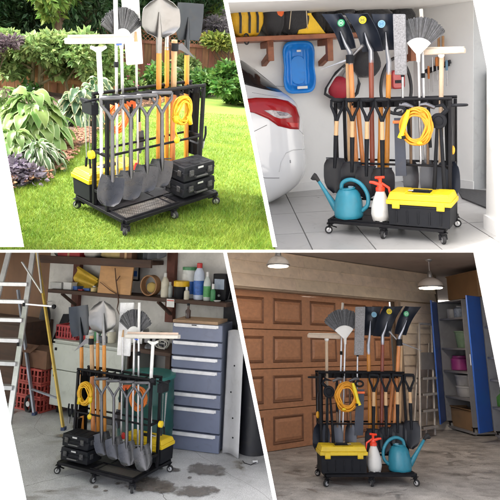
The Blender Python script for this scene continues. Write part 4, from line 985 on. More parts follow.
pl.struct('garage_pillar', MB().extz([(p.x, p.y) for p in (q, q3, q5, q4)], 0, zc), wm, bevel=.004)
nn = V(d2.y, -d2.x, 0)*.008; bb = MB().beam(q-d2*.006+nn+V(0, 0, .05), q3+nn+V(0, 0, .05), .016, .10)
d_ = (V(C2.x, C2.y, 0)-V(C1.x, 0, 0)); bb.beam(V(C1.x, -.008, .04), V(C2.x, C2.y-.008, .04), .012, .08); bb.box(((xl+C1.x)/2, -.006, .04), (C1.x-xl, .012, .08))
pl.solo('baseboard', bb, M('white_skirting', (.66, .66, .65), .5, var=.04, grime=.1), kind='structure')
Yn = -4.3
pl.struct('garage_ceiling', MB().box(((xl+3.2)/2, (-1.1+.3)/2, zc+.05), (3.2-xl, 1.4, .1)), cm_)
wall(pl, 'garage_outer_wall', (q.x+1.8, .2), (q.x+1.8, Yn), 0, zc, wm)
# tiled floor: grout bed and slightly raised tiles
A_keep = (pl.A.copy())
pl.struct('garage_floor', MB().box(((xl+3.2)/2, (Yn+.3)/2, -.06), (3.6-xl, .8-Yn, .11)), M('floor_grout', (.14, .135, .13), .9, var=.2))
pl.frame_px(.03, 304.5, 233)
mb = MB(); tw, tl = .40, .62
for i in range(-9, 12):
    for j in range(-6, 9):
        if j*tl > 2.3: continue
        x, y = i*tw, j*tl; g = .0045; dz = rng.uniform(-.0006, .0006)
        mb.add([(x+g, y+g, dz), (x+tw-g, y+g, dz), (x+tw-g, y+tl-g, dz), (x+g, y+tl-g, dz), (x+g, y+g, -.006), (x+tw-g, y+g, -.006), (x+tw-g, y+tl-g, -.006), (x+g, y+tl-g, -.006)], [(0, 1, 2, 3), (4, 5, 1, 0), (5, 6, 2, 1), (6, 7, 3, 2), (7, 4, 0, 3)])
pl.struct('floor_tiles', mb, M('grey_floor_tile', (.36, .355, .345), .30, 0, .03, scale=3, bump=.02, bscale=40, island=.05))
pl.frame_px(.22, 390, 182)
# dark mat by the door
a, b, c, d = pl.G(457, 189.5), pl.G(488, 192), pl.G(489, 210), pl.G(462, 199)
pl.solo('door_mat', MB().hull([V(p.x, p.y, .001) for p in (a, b, c, d)], [V(p.x, p.y, .014) for p in (a, b, c, d)]), M('charcoal_mat', (.045, .045, .047), .95, var=.3, scale=60, bump=.4), 'dark charcoal floor mat lying in front of the grey doorway', 'mat')
# ---- shelf with brackets and what lies on it
sw = M('stained_shelf_wood', (.26, .085, .035), .5, 0, .3, scale=4, bump=.08, stretch=(.4, 4, 4))
T = Thing(pl, 'wall_shelf', 'long reddish brown wooden shelf on bracket blocks along the white wall', 'shelf')
yf = -.36; zs = pl.P(300, 34.5, yf).z; xr_ = pl.P(418, 50, -.1).x; hs_ = .04
T.part('board', MB().box(((xl+xr_)/2, yf/2, zs-hs_/2), (xr_-xl, -yf-.004, hs_)), sw, bevel=.004)
for px in (212, 270.5, 330, 413):
    x = pl.P(px, 48, yf+.08).x; zb = pl.P(px, 61, yf+.08).z
    bk2 = MB().box((x, yf+.10, (zs-hs_+zb)/2), (.055, .06, zs-hs_-zb)); bk2.box((x, yf/2+.03, zs-hs_-.03), (.05, -yf-.08, .055)); bk2.beam(V(x, yf+.12, zb+.05), V(x, -.01, zb-.02), .045, .05)
    T.part('bracket', bk2, sw, bevel=.004)
def soft(c, r, mat, label, name, cat, seed=0, parts=None, noise=.0, n=(16, 12)):
    T = Thing(pl, name, label, cat); mb = MB(); a = seed
    mb.grid(lambda u, v: V(c[0]+r[0]*math.copysign(abs(math.cos(2*PI*u))**.7, math.cos(2*PI*u))*math.sin(PI*v)**.6*(1+.06*math.sin(5*v*PI+a)), c[1]+r[1]*math.copysign(abs(math.sin(2*PI*u))**.7, math.sin(2*PI*u))*math.sin(PI*v)**.6, c[2]-r[2]*math.copysign(abs(math.cos(PI*v))**.75, math.cos(PI*v))*(1+.05*math.sin(7*u*2*PI+a))), 24, 14)
    T.part('body', mb, mat, smooth=180); return T
bagb = M('black_nylon', (.014, .014, .017), .7, sheen=.3, bump=.25, bscale=90); bagy = M('yellow_nylon', (.72, .42, .02), .6, bump=.25, bscale=60); bagr = M('red_nylon', (.45, .02, .03), .6, bump=.2)
def onshelf(px0, py0, px1, y, **k):
    l, r, b, t = pl.rect(px0, py0, px1, 34, y); return l, r, zs+.001, t
l, r, b, t = onshelf(231, -2, 263, -.26); T = soft(((l+r)/2, -.22, (b+t)/2), ((r-l)/2, .12, (t-b)/2), bagy, 'yellow duffel bag with black straps at the left end of the shelf', 'duffel_bag', 'bag')
for px in (237, 246, 254): x = pl.P(px, 10, -.26).x; T.part('strap', MB().tube([V(x, -.352, b+.03), V(x+.01, -.348, (b+t)/2), V(x-.01, -.33, t-.03), V(x, -.25, t+.012)], .011, 8), bagb)
l, r, b, t = onshelf(262, -12, 284, -.24); T = soft(((l+r)/2, -.2, (b+t)/2), ((r-l)/2, .12, (t-b)/2), bagb, 'black backpack with an orange panel on the shelf above the sled', 'backpack', 'backpack', 1)
x = (l+r)/2+.04; T.part('panel', MB().ball((x, -.30, b+(t-b)*.6), (.05, .03, .10), 12, 8), M('orange_nylon', (.75, .13, .02), .6), smooth=180)
l, r, b, t = onshelf(281, -12, 310, -.25); T = soft(((l+r)/2, -.2, (b+t)/2), ((r-l)/2, .13, (t-b)/2), bagb, 'black backpack with thin cream piping right of the orange panelled one', 'backpack', 'backpack', 2)
T.part('piping', MB().tube([V(l+.05, -.31, b+.05), V(l+.07, -.325, (b+t)/2), V(l+.12, -.30, t-.04)], .004, 6).tube([V(r-.05, -.31, b+.05), V(r-.06, -.325, (b+t)/2), V(r-.12, -.30, t-.04)], .004, 6), M('cream_piping', (.6, .5, .35), .6), smooth=180)
a = [pl.P(*q, -.3) for q in ((300, 13.5), (311, 13.5), (326, 33.5), (298, 34))]; 
for p in a: p.z = max(p.z, zs+.001)
T = Thing(pl, 'slanted_crate', 'bright yellow slanted plastic bin on the shelf', 'bin'); T.part('body', MB().hull(a, [p+V(0, .22, 0) for p in a]), M('bin_yellow', (.80, .50, .01), .45), bevel=.006); T.part('rim', MB().beam(a[0]+V(0, -.006, -.008), a[1]+V(0, -.006, -.008), .012, .02), M('bin_yellow'))
l, r, b, t = onshelf(312, -12, 326, -.14); T = soft(((l+r)/2, -.1, (b+t)/2), ((r-l)/2, .07, (t-b)/2), bagb, 'tall black bag standing behind the yellow bin', 'tote_bag', 'bag', 3)
T = Thing(pl, 'helmet', 'black ski helmet with grey visor band on the shelf', 'helmet'); l, r, b, t = pl.rect(335, -4, 354, 14, -.2)
c = V((l+r)/2, -.2, zs+(t-zs)*.5); T.part('shell', MB().ball(c, ((r-l)/2, .12, (t-zs)*.5), 20, 12), M('helmet_black', (.02, .02, .022), .25, coat=.5), smooth=180); T.part('band', MB().tube([c+V(.5*(r-l)*1.01*math.cos(a), .121*math.sin(a), -.02) for a in [PI+PI*k/14 for k in range(15)]], .012, 8), M('grey_band', (.4, .4, .4), .5), smooth=180)
l, r, b, t = pl.rect(323, -10, 337, 34, -.12); soft(((l+r)/2, -.1, (zs+t)/2), ((r-l)/2, .07, (t-zs)/2), bagb, 'dark rucksack wedged beside the helmet', 'rucksack', 'rucksack', 4)
l, r, b, t = pl.rect(354, 8, 392, 36, -.15); soft(((l+r)/2, -.15, (zs+t)/2), ((r-l)/2, .1, (t-zs)/2), bagb, 'low black sports bag behind the scoop shovels', 'sports_bag', 'bag', 5)
l, r, b, t = pl.rect(392, 8, 414, 30, -.15); soft(((l+r)/2, -.15, (b+t)/2), ((r-l)/2, .08, (t-b)/2), bagb, 'crumpled black cloth bag at the right end of the shelf', 'cloth_bag', 'bag', 6)
# black strap hanging under the shelf
q = pl.P(246.5, 39, yf+.05); T = Thing(pl, 'hanging_strap', 'black loop strap hanging from the shelf by the car', 'strap'); T.part('loop', MB().tube([q+V(.022*math.cos(a), 0, .045*math.sin(a)) for a in [2*PI*k/20 for k in range(20)]], .007, 8, closed=True), bagb, smooth=180)
# blue sled on the wall
T = Thing(pl, 'sled', 'bright blue plastic sled hung upright on the white wall', 'sled'); bl_ = M('sled_blue', (.01, .22, .68), .32, var=.08, scale=4, bump=.02)
l, r, b, t = pl.rect(282.5, 41, 315.5, 93.5, -.08); w2, h2 = (r-l)/2, (t-b)/2; cx_, cz_ = (l+r)/2, (b+t)/2
def sl(u, v):
    a = 2*PI*u; k = v; e = .45
    wx = w2*math.copysign(abs(math.cos(a))**e, math.cos(a)); wz = h2*math.copysign(abs(math.sin(a))**e, math.sin(a))
    wx *= 1-.09*math.exp(-((wz/h2-.1)/.35)**2)
    d = 0 if k > .9 else (.05 if k < .7 else .05*(.9-k)/.2)
    rim = -.012*math.exp(-((k-.93)/.05)**2)
    return V(cx_+wx*k, -.085+d+rim+.018*math.exp(-(((abs(wx*k)/w2)-.45)/.10)**2)*(k < .85)*-1, cz_+wz*k)
T.part('shell', MB().grid(sl, 56, 22, -.004), bl_, smooth=80)
T.part('seat_pan', MB().rbox((cx_, -.045, cz_-.1*h2), (w2*.85, .012, h2*1.1), .06), bl_, bevel=.004)
T.part('sticker', MB().box((cx_+.02, -.095, b+.055), (.10, .003, .025)), whitep()); T.part('buckle', MB().box((cx_, -.09, t-.09), (.04, .01, .02)), whitep(), bevel=.003)
T.part('cord', MB().tube([V(cx_-w2*.8, -.05, b+.07), V(cx_-w2-.06, -.03, b+.08)], .003, 6), M('grey_cord', (.3, .3, .3), .7))
# red and black child carrier hanging on the wall
T = Thing(pl, 'child_carrier', 'red and black padded child carrier with straps hanging on the wall behind the shovels', 'carrier')
c = pl.P(339, 88, -.14); sc1 = (pl.P(349, 88, -.14).x-c.x)/10
T.part('seat_pad', MB().ball(c, (11*sc1, .07, 11*sc1), 20, 14), M('carrier_red', (.35, .012, .03), .6, bump=.2), smooth=180)
T.part('side_frame', MB().tube([pl.P(*q_, -.15) for q_ in ((345, 65), (336, 73), (326, 89), (325, 94), (330, 97), (340, 99), (352, 99))], .014, 10), bagb, smooth=180)
T.part('rear_frame', MB().tube([pl.P(*q_, -.11) for q_ in ((347, 62), (353, 70), (359, 84), (357, 93), (350, 100), (338, 103))], .017, 10), bagb, smooth=180)
T.part('strap', MB().tube([pl.P(*q_, -.17) for q_ in ((343, 68), (334, 78), (328, 88), (327, 93))], .009, 8), M('silver_webbing', (.5, .5, .5), .6), smooth=180)
T.part('lining', MB().ball(pl.P(350, 80, -.10), (8*sc1, .05, 11*sc1), 16, 10), M('grey_lining', (.45, .44, .43), .8), smooth=180)
l, r, b, t = pl.rect(354, 49, 381, 77, -.16); soft(((l+r)/2, -.12, (b+t)/2), ((r-l)/2, .09, (t-b)/2), bagb, 'black bag hung on the wall between the shovel handles', 'hanging_bag', 'bag', 7)
T = Thing(pl, 'ski_helmet', 'dark helmet with orange strap hanging low behind the black grips', 'helmet'); c = pl.P(345, 104, -.12); T.part('shell', MB().ball(c, (.09, .07, .07), 16, 10), bagb, smooth=180)
# red vacuum with hose loop
T = Thing(pl, 'wall_vacuum', 'red wall vacuum with a black hose loop behind the mop', 'vacuum'); l, r, b, t = pl.rect(391, 70, 404, 89, -.18)
T.part('body', MB().rbox(((l+r)/2+.01, -.12, (b+t)/2), (r-l, .14, t-b), .03), M('vacuum_red', (.45, .02, .02), .3, coat=.4), bevel=.012); T.part('grille', MB().box(((l+r)/2+.01, -.193, (b+t)/2-.02), ((r-l)*.6, .006, .03)), bagb)
c = pl.P(396, 86, -.16); rx = abs(pl.P(411, 86, -.16).x-c.x); rz = abs(pl.P(396, 58, -.16).z-c.z)
T.part('hose', MB().tube([c+V(rx*math.cos(a), .02*math.sin(2*a), rz*math.sin(a)*1.0) for a in [2*PI*k/44 for k in range(44)]], .016, 10, closed=True), M('black_hose', (.03, .03, .032), .5, bump=.2), smooth=180)
# rail with hung hand tools on the right wall part
nW = V(-(C2.y), C2.x-C1.x, 0).normalized(); nW = nW if nW.y < 0 else -nW
def Pw(px, py, o):
    e, d = pl._ray(px, py); e, d = Vector(e), Vector(d); c0 = V(C1.x, 0, 0)+nW*o; return e+d*((c0-e).dot(nW)/d.dot(nW))
T = Thing(pl, 'tool_rail', 'dark magnetic tool rail fixed on the white wall', 'rail'); a, b = Pw(425.5, 71.5, .03), Pw(450.5, 61.5, .03); T.part('bar', MB().beam(a, b, .02, .035), M('rail_dark', (.03, .03, .034), .5), bevel=.003)
T.part('plate', MB().beam(Pw(427, 71.5, .012), Pw(449, 63, .012), .012, .05), M('rail_dark'))
for px, y0, y1, mt, r_, lb in ((436.5, 57, 80, M('grip_orange', (.55, .17, .03), .5), .015, 'screwdriver with orange grip on the rail'), (432.5, 57, 92, alum(), .008, 'slim silver rod hanging on the rail'), (446.5, 60, 86, M('grip_blue', (.10, .2, .28), .5), .013, 'tool with grey blue grip on the rail'), (428.5, 66, 98, M('grip_orange'), .012, 'small orange handled tool hanging left on the rail')):
    T = Thing(pl, 'hand_tool', lb+' behind the broom', 'hand tool', 'hand tools on the garage rail'); a, b = Pw(px, y0, .07), Pw(px+.6, y1, .07); T.part('grip', MB().tube([a, lerp(a, b, .1), lerp(a, b, .4)], [r_*.7, r_, r_*.8], 10), mt); T.part('shaft', MB().tube([lerp(a, b, .38), b], r_*.4, 8), steel())
for px in (438.7, 442.9):
    T = Thing(pl, 'wooden_dowel', ('left' if px < 440 else 'right')+' of two thin wooden sticks standing above the broom head', 'stick', 'wooden sticks behind the broom head'); T.single = True; T.part('wooden_dowel', MB().tube([Pw(px, 36, .05), Pw(px+.4, 66, .05)], .012, 10), M('dowel_wood', (.36, .19, .08), .5))
# small carton on the floor beyond the rack
T = Thing(pl, 'carton', 'small beige carton on the floor beyond the rack end', 'carton'); g_ = pl.G(462, 187); T.part('box', MB().box((g_.x, g_.y+.06, .075), (.10, .12, .15)), M('beige_card', (.45, .33, .22), .8), bevel=.002); T.part('flap', MB().box((g_.x-.02, g_.y+.06, .156), (.055, .118, .006), Matrix.Rotation(.3, 3, 'Y')), M('beige_card'))
# ---- white car, rear corner
T = Thing(pl, 'parked_car', 'white car with a red tail light, its rear corner beside the sled', 'car')
yr = pl.G(296, 206).y; cp_ = M('white_car_paint', (.70, .71, .72), .22, 0, .01, bump=.0, coat=1.0)
rows = []
sil = [(272, 201, .10), (285, 195, .07), (299, 185, .03), (306.5, 174, .0), (308.3, 163, -.01), (307.5, 150, 0), (306, 138, .01), (305, 126, .015), (303, 114, .02), (298.5, 103, .035), (291, 96, .07), (285, 92, .13), (274, 83, .24), (262, 74, .33), (250, 64, .43), (243, 56, .50), (236, 50, .62)]
X0 = pl.P(150, 120, yr).x
for (px, py, rec) in sil:
    y = yr+rec; p = pl.P(px, py, y+.22); rows.append((p.x, y, p.z))
# a row per silhouette point: rear face, rounded corner, flank going back to the wall
ns = 28
def cb(i, k):
    xr2, y, z = rows[i]; R_ = .34
    if k <= 12: u = k/12; return V(X0+(xr2-R_-X0)*u, y-.03*math.sin(PI*.5*u)*0, z-(.05*(1-u)**2))
    if k <= 22: a = (k-12)/10*PI/2; return V(xr2-R_+R_*math.sin(a), y+R_*(1-math.cos(a)), z)
    return V(xr2-.012*(k-22), y+R_+.14*(k-22), z)
mb = MB(); nrw = len(rows)
fine_rows = []
sub_ = 4
def cr(i, t):  # Catmull-Rom over rows for a smooth body
    P_ = [rows[max(0, min(nrw-1, i+j))] for j in (-1, 0, 1, 2)]
    return tuple(.5*((2*P_[1][q])+(-P_[0][q]+P_[2][q])*t+(2*P_[0][q]-5*P_[1][q]+4*P_[2][q]-P_[3][q])*t*t+(-P_[0][q]+3*P_[1][q]-3*P_[2][q]+P_[3][q])*t**3) for q in range(3))
allr = [cr(i, k/sub_) for i in range(nrw-1) for k in range(sub_)]+[rows[-1]]; rows = allr; nrw = len(rows)
for i in range(nrw):
    for k in range(ns+1): mb.v.append(tuple(cb(i, k)))
for i in range(nrw-1):
    for k in range(ns): mb.f.append((i*(ns+1)+k, i*(ns+1)+k+1, (i+1)*(ns+1)+k+1, (i+1)*(ns+1)+k)); mb.mi.append(0)
bvh = BVHTree.FromPolygons([Vector(v) for v in mb.v], mb.f)
bd = T.part('body', mb, cp_, smooth=180)
T.part('underbody', MB().box(((X0+rows[2][0])/2-.2, yr+.75, .14), (rows[2][0]-X0-.3, 1.1, .14)), M('underbody_black', (.012, .012, .012), .8))
wx = rows[8][0]-.14; 
tr_ = T.part('tyre', MB().lathe((wx-.22, yr+.85, .30), (1, 0, 0), [(0, .26), (.02, .30), (.18, .30), (.2, .26)], 30), rubber()); T.part('rim', MB().lathe((wx-.03, yr+.85, .30), (1, 0, 0), [(0, .2), (.02, .2), (.03, .06)], 20), alum(), parent=tr_)
gl = patch(pl, bvh, [(236, 62), (243, 60), (251, 66), (262, 75), (274, 84), (284, 92.5), (277, 92), (262, 89), (248, 85.5), (238, 82)], .006)
T.part('rear_window', gl, M('dark_glass', (.015, .018, .02), .08, coat=.6, var=.02, bump=0), smooth=60)
rt = T.part('tail_light', patch(pl, bvh, [(243, 99.5), (256, 97.8), (275, 98.2), (288, 101), (296, 107), (299.5, 117), (299, 129.5), (290, 129), (278, 126), (268, 119), (254, 113), (246, 111.5)], .016, 8), M('tail_red', (.30, .003, .006), .2, coat=.3, spec=.3, var=.12, scale=6, bump=0), smooth=60)
T.part('clear_lens', patch(pl, bvh, [(261, 110), (270, 109.5), (282, 111.5), (290, 114), (293, 117), (289, 119), (280, 119.5), (273, 117.5), (267, 113.5)], .021, 5), M('clear_lens', (.42, .38, .38), .15, var=.4, scale=40, coat=.3, bump=0), smooth=60, parent=rt)
T.part('reflector_row', patch(pl, bvh, [(274, 111), (287, 113), (289, 115), (286, 116.5), (277, 116)], .025, 4), M('lens_reflector', (.18, .17, .19), .2, .5, .5, scale=60), smooth=60, parent=rt)
T.part('lower_lens', patch(pl, bvh, [(283, 121.5), (298.5, 122), (298, 128.5), (288, 128)], .020, 3), M('tail_bright_red', (.50, .008, .008), .2, coat=.3), smooth=60, parent=rt)
def crease(pts, r, mat, nm, o=.0):
    P_ = []
    for a, b in zip(pts, pts[1:]):
        for k in range(6): q_ = surf(pl, bvh, a[0]+(b[0]-a[0])*k/6, a[1]+(b[1]-a[1])*k/6, o); P_ += [q_] if q_ else []
    T.part(nm, MB().tube(P_, r, 6), mat, smooth=180)
gap = M('panel_gap', (.05, .05, .05), .8)
crease([(253, 132), (262, 127.5), (268, 124.5)], .0022, gap, 'panel_gap'); crease([(299, 130), (303, 134), (305.5, 138)], .0016, gap, 'panel_gap')
sh_ = M('white_car_crease', (.56, .57, .58), .25, coat=1.0, var=.01, bump=0)
crease([(279, 172), (281, 162), (286, 153), (293, 150), (307, 149)], .004, sh_, 'bumper_crease'); crease([(236, 172), (252, 176), (266, 178), (282, 178)], .0022, gap, 'panel_gap')
crease([(252, 92.5), (266, 95), (281, 97.5)], .0016, gap, 'panel_gap')
T.part('sensor', patch(pl, bvh, [(289.5, 160), (290.8, 160), (291, 163), (289.8, 163)], .004, 2), M('sensor_grey', (.3, .3, .31), .5))
crease([(239, 57), (244, 58.5), (249, 63)], .010, M('grey_band', (.4, .4, .4), .5), 'wiper_base', .01)
pl.flush()
def frame2(pl, qa, qb):
    """frame with X running along the floor from picture point a to b, origin at a"""
    pl.frame(); a, b = pl.G(*qa), pl.G(*qb); pl.frame(math.atan2(b.y-a.y, b.x-a.x), (a.x, a.y, 0)); return (b-a).length
def stain(pl, name, px, py, rx, ry, mat, z=.003, seed=0):
    """flat irregular damp patch on a floor"""
    c = pl.G(px, py); ex = pl.G(px+rx, py)-c; ey = pl.G(px, py-ry)-c; n = 40; mb = MB(); mb.v.append((c.x, c.y, z))
    for k in range(n):
        a = 2*PI*k/n; f = 1.5+.2*math.sin(2*a+seed); p = c+ex*math.cos(a)*f+ey*math.sin(a)*f; mb.v.append((p.x, p.y, z))
    mb.attr = [1.0]+[0.0]*n
    mb.f = [(0, 1+k, 1+(k+1) % n) for k in range(n)]; mb.mi = [0]*n; return pl.struct(name, mb, mat)
def stainmat(name, col, rough, fine=14, soft=.10):
    """soaked-in patch: opaque at the middle, breaking up through noise into nothing at its rim"""
    m = M(name, col, rough, var=.25, scale=20, bump=.03, grime=0); nt = m.node_tree; N = nt.nodes; L = nt.links
    at = N.new('ShaderNodeAttribute'); at.attribute_name = 'tone'; tc = N['Texture Coordinate']; nz = N.new('ShaderNodeTexNoise'); nz.inputs['Scale'].default_value = fine; nz.inputs['Detail'].default_value = 8; nz.inputs['Roughness'].default_value = .65
    L.new(tc.outputs['Object'], nz.inputs['Vector']); ad = N.new('ShaderNodeMath'); ad.operation = 'MULTIPLY_ADD'; ad.inputs[1].default_value = 1.6; L.new(nz.outputs['Fac'], ad.inputs[0]); L.new(at.outputs['Fac'], ad.inputs[2])
    mr = N.new('ShaderNodeMapRange'); mr.interpolation_type = 'SMOOTHSTEP'; mr.inputs['From Min'].default_value = 1.16; mr.inputs['From Max'].default_value = 1.16+soft*2; mr.inputs['To Max'].default_value = .8; L.new(ad.outputs[0], mr.inputs['Value'])
    tr = N.new('ShaderNodeBsdfTransparent'); mx = N.new('ShaderNodeMixShader'); L.new(mr.outputs['Result'], mx.inputs['Fac']); L.new(tr.outputs[0], mx.inputs[1]); L.new(N['Principled BSDF'].outputs[0], mx.inputs[2]); L.new(mx.outputs[0], N['Material Output'].inputs['Surface']); return m
def concrete(name, c1, c2, dark, scale=1.2, rough=.6, thr=.56, rmin=.3):
    """worn concrete: broad mottling, fine grit, darker worn patches with soft edges, hairline cracks"""
    m = M(name, c1, rough, 0, col2=c2, scale=scale, bump=.12, bscale=35, detail=10); nt = m.node_tree; N = nt.nodes; L = nt.links; b = N['Principled BSDF']
    tc = N['Texture Coordinate']; n3 = N.new('ShaderNodeTexNoise'); n3.inputs['Scale'].default_value = scale*1.7; n3.inputs['Detail'].default_value = 9; n3.inputs['Distortion'].default_value = .9; L.new(tc.outputs['Object'], n3.inputs['Vector'])
    r3 = N.new('ShaderNodeValToRGB'); r3.color_ramp.elements[0].position = thr; r3.color_ramp.elements[1].position = thr+.10; L.new(n3.outputs['Fac'], r3.inputs['Fac'])
    mx = N.new('ShaderNodeMix'); mx.data_type = 'RGBA'; old = b.inputs['Base Color'].links[0].from_socket; L.new(r3.outputs['Color'], mx.inputs['Factor']); L.new(old, mx.inputs['A']); mx.inputs['B'].default_value = (*dark, 1)
    vo = N.new('ShaderNodeTexVoronoi'); vo.feature = 'DISTANCE_TO_EDGE'; vo.inputs['Scale'].default_value = .55; ad = N.new('ShaderNodeMixRGB'); ad.inputs['Fac'].default_value = .12; L.new(tc.outputs['Object'], ad.inputs[1]); L.new(n3.outputs['Color'], ad.inputs[2]); L.new(ad.outputs[0], vo.inputs['Vector'])
    lt = N.new('ShaderNodeMath'); lt.operation = 'LESS_THAN'; lt.inputs[1].default_value = .0006; L.new(vo.outputs['Distance'], lt.inputs[0])
    gr = N.new('ShaderNodeTexNoise'); gr.inputs['Scale'].default_value = 90; gr.inputs['Detail'].default_value = 3; L.new(tc.outputs['Object'], gr.inputs['Vector'])
    gm_ = N.new('ShaderNodeMapRange'); gm_.inputs['From Min'].default_value = .3; gm_.inputs['From Max'].default_value = .7; gm_.inputs['To Min'].default_value = .78; gm_.inputs['To Max'].default_value = 1.15; L.new(gr.outputs['Fac'], gm_.inputs['Value'])
    hs = N.new('ShaderNodeHueSaturation'); L.new(gm_.outputs['Result'], hs.inputs['Value']); L.new(mx.outputs['Result'], hs.inputs['Color'])
    m2 = N.new('ShaderNodeMix'); m2.data_type = 'RGBA'; L.new(lt.outputs[0], m2.inputs['Factor']); L.new(hs.outputs['Color'], m2.inputs['A']); m2.inputs['B'].default_value = (*[c*.4 for c in dark], 1)
    L.new(m2.outputs['Result'], b.inputs['Base Color'])
    rr = N.new('ShaderNodeMapRange'); rr.inputs['To Min'].default_value = rough+.1; rr.inputs['To Max'].default_value = rmin; L.new(r3.outputs['Color'], rr.inputs['Value']); L.new(rr.outputs['Result'], b.inputs['Roughness'])
    return m
def crate(pl, l, r, b, t, y, dep, mat, label, group=None, zc_=None):
    """plastic crate with slotted sides"""
    T = Thing(pl, 'plastic_crate', label, 'crate', group); w = r-l; h = t-b; th = .012
    fr = MB(); 
    for (x0, y0, x1, y1) in ((l, y, r, y), (l, y+dep, r, y+dep), (l, y, l, y+dep), (r, y, r, y+dep)):
        a, c = V(x0, y0, 0), V(x1, y1, 0)
        for z, hh in ((b+h*.06, h*.12), (b+h*.5, h*.06), (b+h*.93, h*.14)): fr.beam(a+V(0, 0, z), c+V(0, 0, z), th, hh)
        n_ = 7
        for k in range(n_+1): p = lerp(a, c, k/n_); fr.box(p+V(0, 0, (b+t)/2), (th*.9, th*.9, h*.98) if k in (0, n_) else (.022, .008, h*.9) if x0 != x1 else (.008, .022, h*.9))
    T.part('walls', fr, mat); T.part('floor', MB().box(((l+r)/2, y+dep/2, b+.006), (w*.98, dep*.98, .01)), mat); return T
# ================================================================== shed
pl = shed; L_ = frame2(pl, (60, 398), (192, 424))
P = pl.P; R4 = pl.rect
sw_ = M('stained_shed_wall', (.50, .485, .45), .85, 0, col2=(.74, .72, .68), scale=1.6, bump=.12, bscale=50, detail=9)
dk = M('dark_timber', (.075, .040, .026), .7, 0, .4, scale=4, bump=.15, stretch=(.5, 4, 4)); bw = M('brown_panel', (.20, .105, .055), .7, 0, .25, scale=2.5, bump=.08, stretch=(1, 1, .3))
zc = P(120, 236, 0).z; xl = P(-110, 340, 0).x; xr = P(227, 380, 0).x; xs = P(49, 280, 0).x
wall(pl, 'shed_back_wall', (xs, 0), (xr, 0), 0, zc, sw_)
wall(pl, 'shed_brown_wall', (xl, 0), (xs-.003, 0), 0, zc, bw)
wall(pl, 'shed_dark_wall', (xr+.003, .35), (xr+2.2, .35), 0, zc, M('black_wall', (.022, .022, .026), .8, var=.3, scale=2))
wall(pl, 'shed_left_wall', (xl, -4.5), (xl, 0), 0, zc, bw, side=1)
pl.struct('shed_ceiling', MB().box(((xl+xr+2.2)/2, -2.0, zc+.05), (xr+2.2-xl, 5, .1)), M('shed_ceiling_boards', (.16, .11, .08), .8, 0, .3, scale=3, bump=.1, stretch=(.3, 4, 4)))
pl.struct('shed_floor', MB().box(((xl+xr+2.2)/2, -2.4, -.05), (xr+2.6-xl, 6.4, .1)), concrete('shed_concrete', (.40, .405, .42), (.70, .705, .72), (.22, .205, .185), 1.1, .45, .56, .22))
dm = stainmat('damp_patch', (.17, .15, .135), .18, 8, .14)
for i, q in enumerate(((150, 481, 12, 5), (166, 487, 8, 4), (139, 489, 6, 3), (96, 487, 4, 1.6), (106, 491, 3, 1.2), (176, 470, 6, 2.5), (160, 468, 5, 2), (190, 478, 3, 1.2), (118, 484, 3, 1.3), (150, 486, 34, 8), (205, 470, 26, 6), (196, 492, 30, 6), (70, 436, 20, 3), (100, 455, 16, 3))): stain(pl, 'damp_patch', *q, dm, .003+.0004*i, i*1.7)
# tall blue-grey drawer cabinet
W_ = frame2(pl, (168.5, 447.5), (219, 454.0)); P = pl.P; R4 = pl.rect
T = Thing(pl, 'drawer_cabinet', 'tall blue grey metal drawer cabinet with silver handle strips', 'cabinet'); bm_ = M('blue_grey_metal', (.165, .19, .275), .42, 0, .06, scale=3, bump=.02, coat=.1)
zt = P(194, 323.5, 0).z; T.part('carcass', MB().box((W_/2, .165, zt/2+.01), (W_-.004, .30, zt-.02)), M('blue_grey_dark', (.07, .085, .13), .5), bevel=.004)
edges = [323.5, 341, 356.5, 369.5, 392.5, 407, 432, 451.5]
for k in range(7):
    za = P(194, edges[k], 0).z; zb = P(194, edges[k+1], 0).z+.008
    dr = T.part('drawer', MB().box((W_/2, .0, (za+zb)/2), (W_, .034, za-zb-.006)), bm_, bevel=.003)
    T.part('handle', MB().box((W_/2-.01, -.024, za-.018), (W_*.9, .016, .026)).box((W_/2-.01, -.034, za-.03), (W_*.84, .006, .01)), M('handle_strip', (.80, .80, .82), .4, .1), parent=dr, bevel=.002)
T.part('nameplate', MB().box((W_*.45, -.034, P(194, 323.5, 0).z-.012), (.05, .004, .008)), blk())
T.part('wooden_top', MB().box((W_/2-.03, .15, zt+.012), (W_*.92, .3, .03)), M('ply_top', (.34, .22, .13), .6, var=.2, scale=5), bevel=.003)
T.part('plinth', MB().box((W_/2, .17, .02), (W_*.9, .24, .04)), blk())
b_ = T; zb_ = zt+.028; 
l, r, bb, t = R4(184.5, 306, 190.5, 319, .12); T = Thing(pl, 'small_bottle', 'small dark brown bottle standing on the drawer cabinet', 'bottle')
c = V((l+r)/2, .14, zb_); h = t-bb; T.part('body', MB().lathe(c, (0, 0, 1), [(0, .026), (h*.6, .028), (h*.72, .012), (h, .012)], 14), M('brown_glass', (.05, .022, .015), .15, coat=.5), smooth=50); T.part('cap', MB().lathe(c+V(0, 0, h), (0, 0, 1), [(0, .015), (.02, .014)], 12), blk())
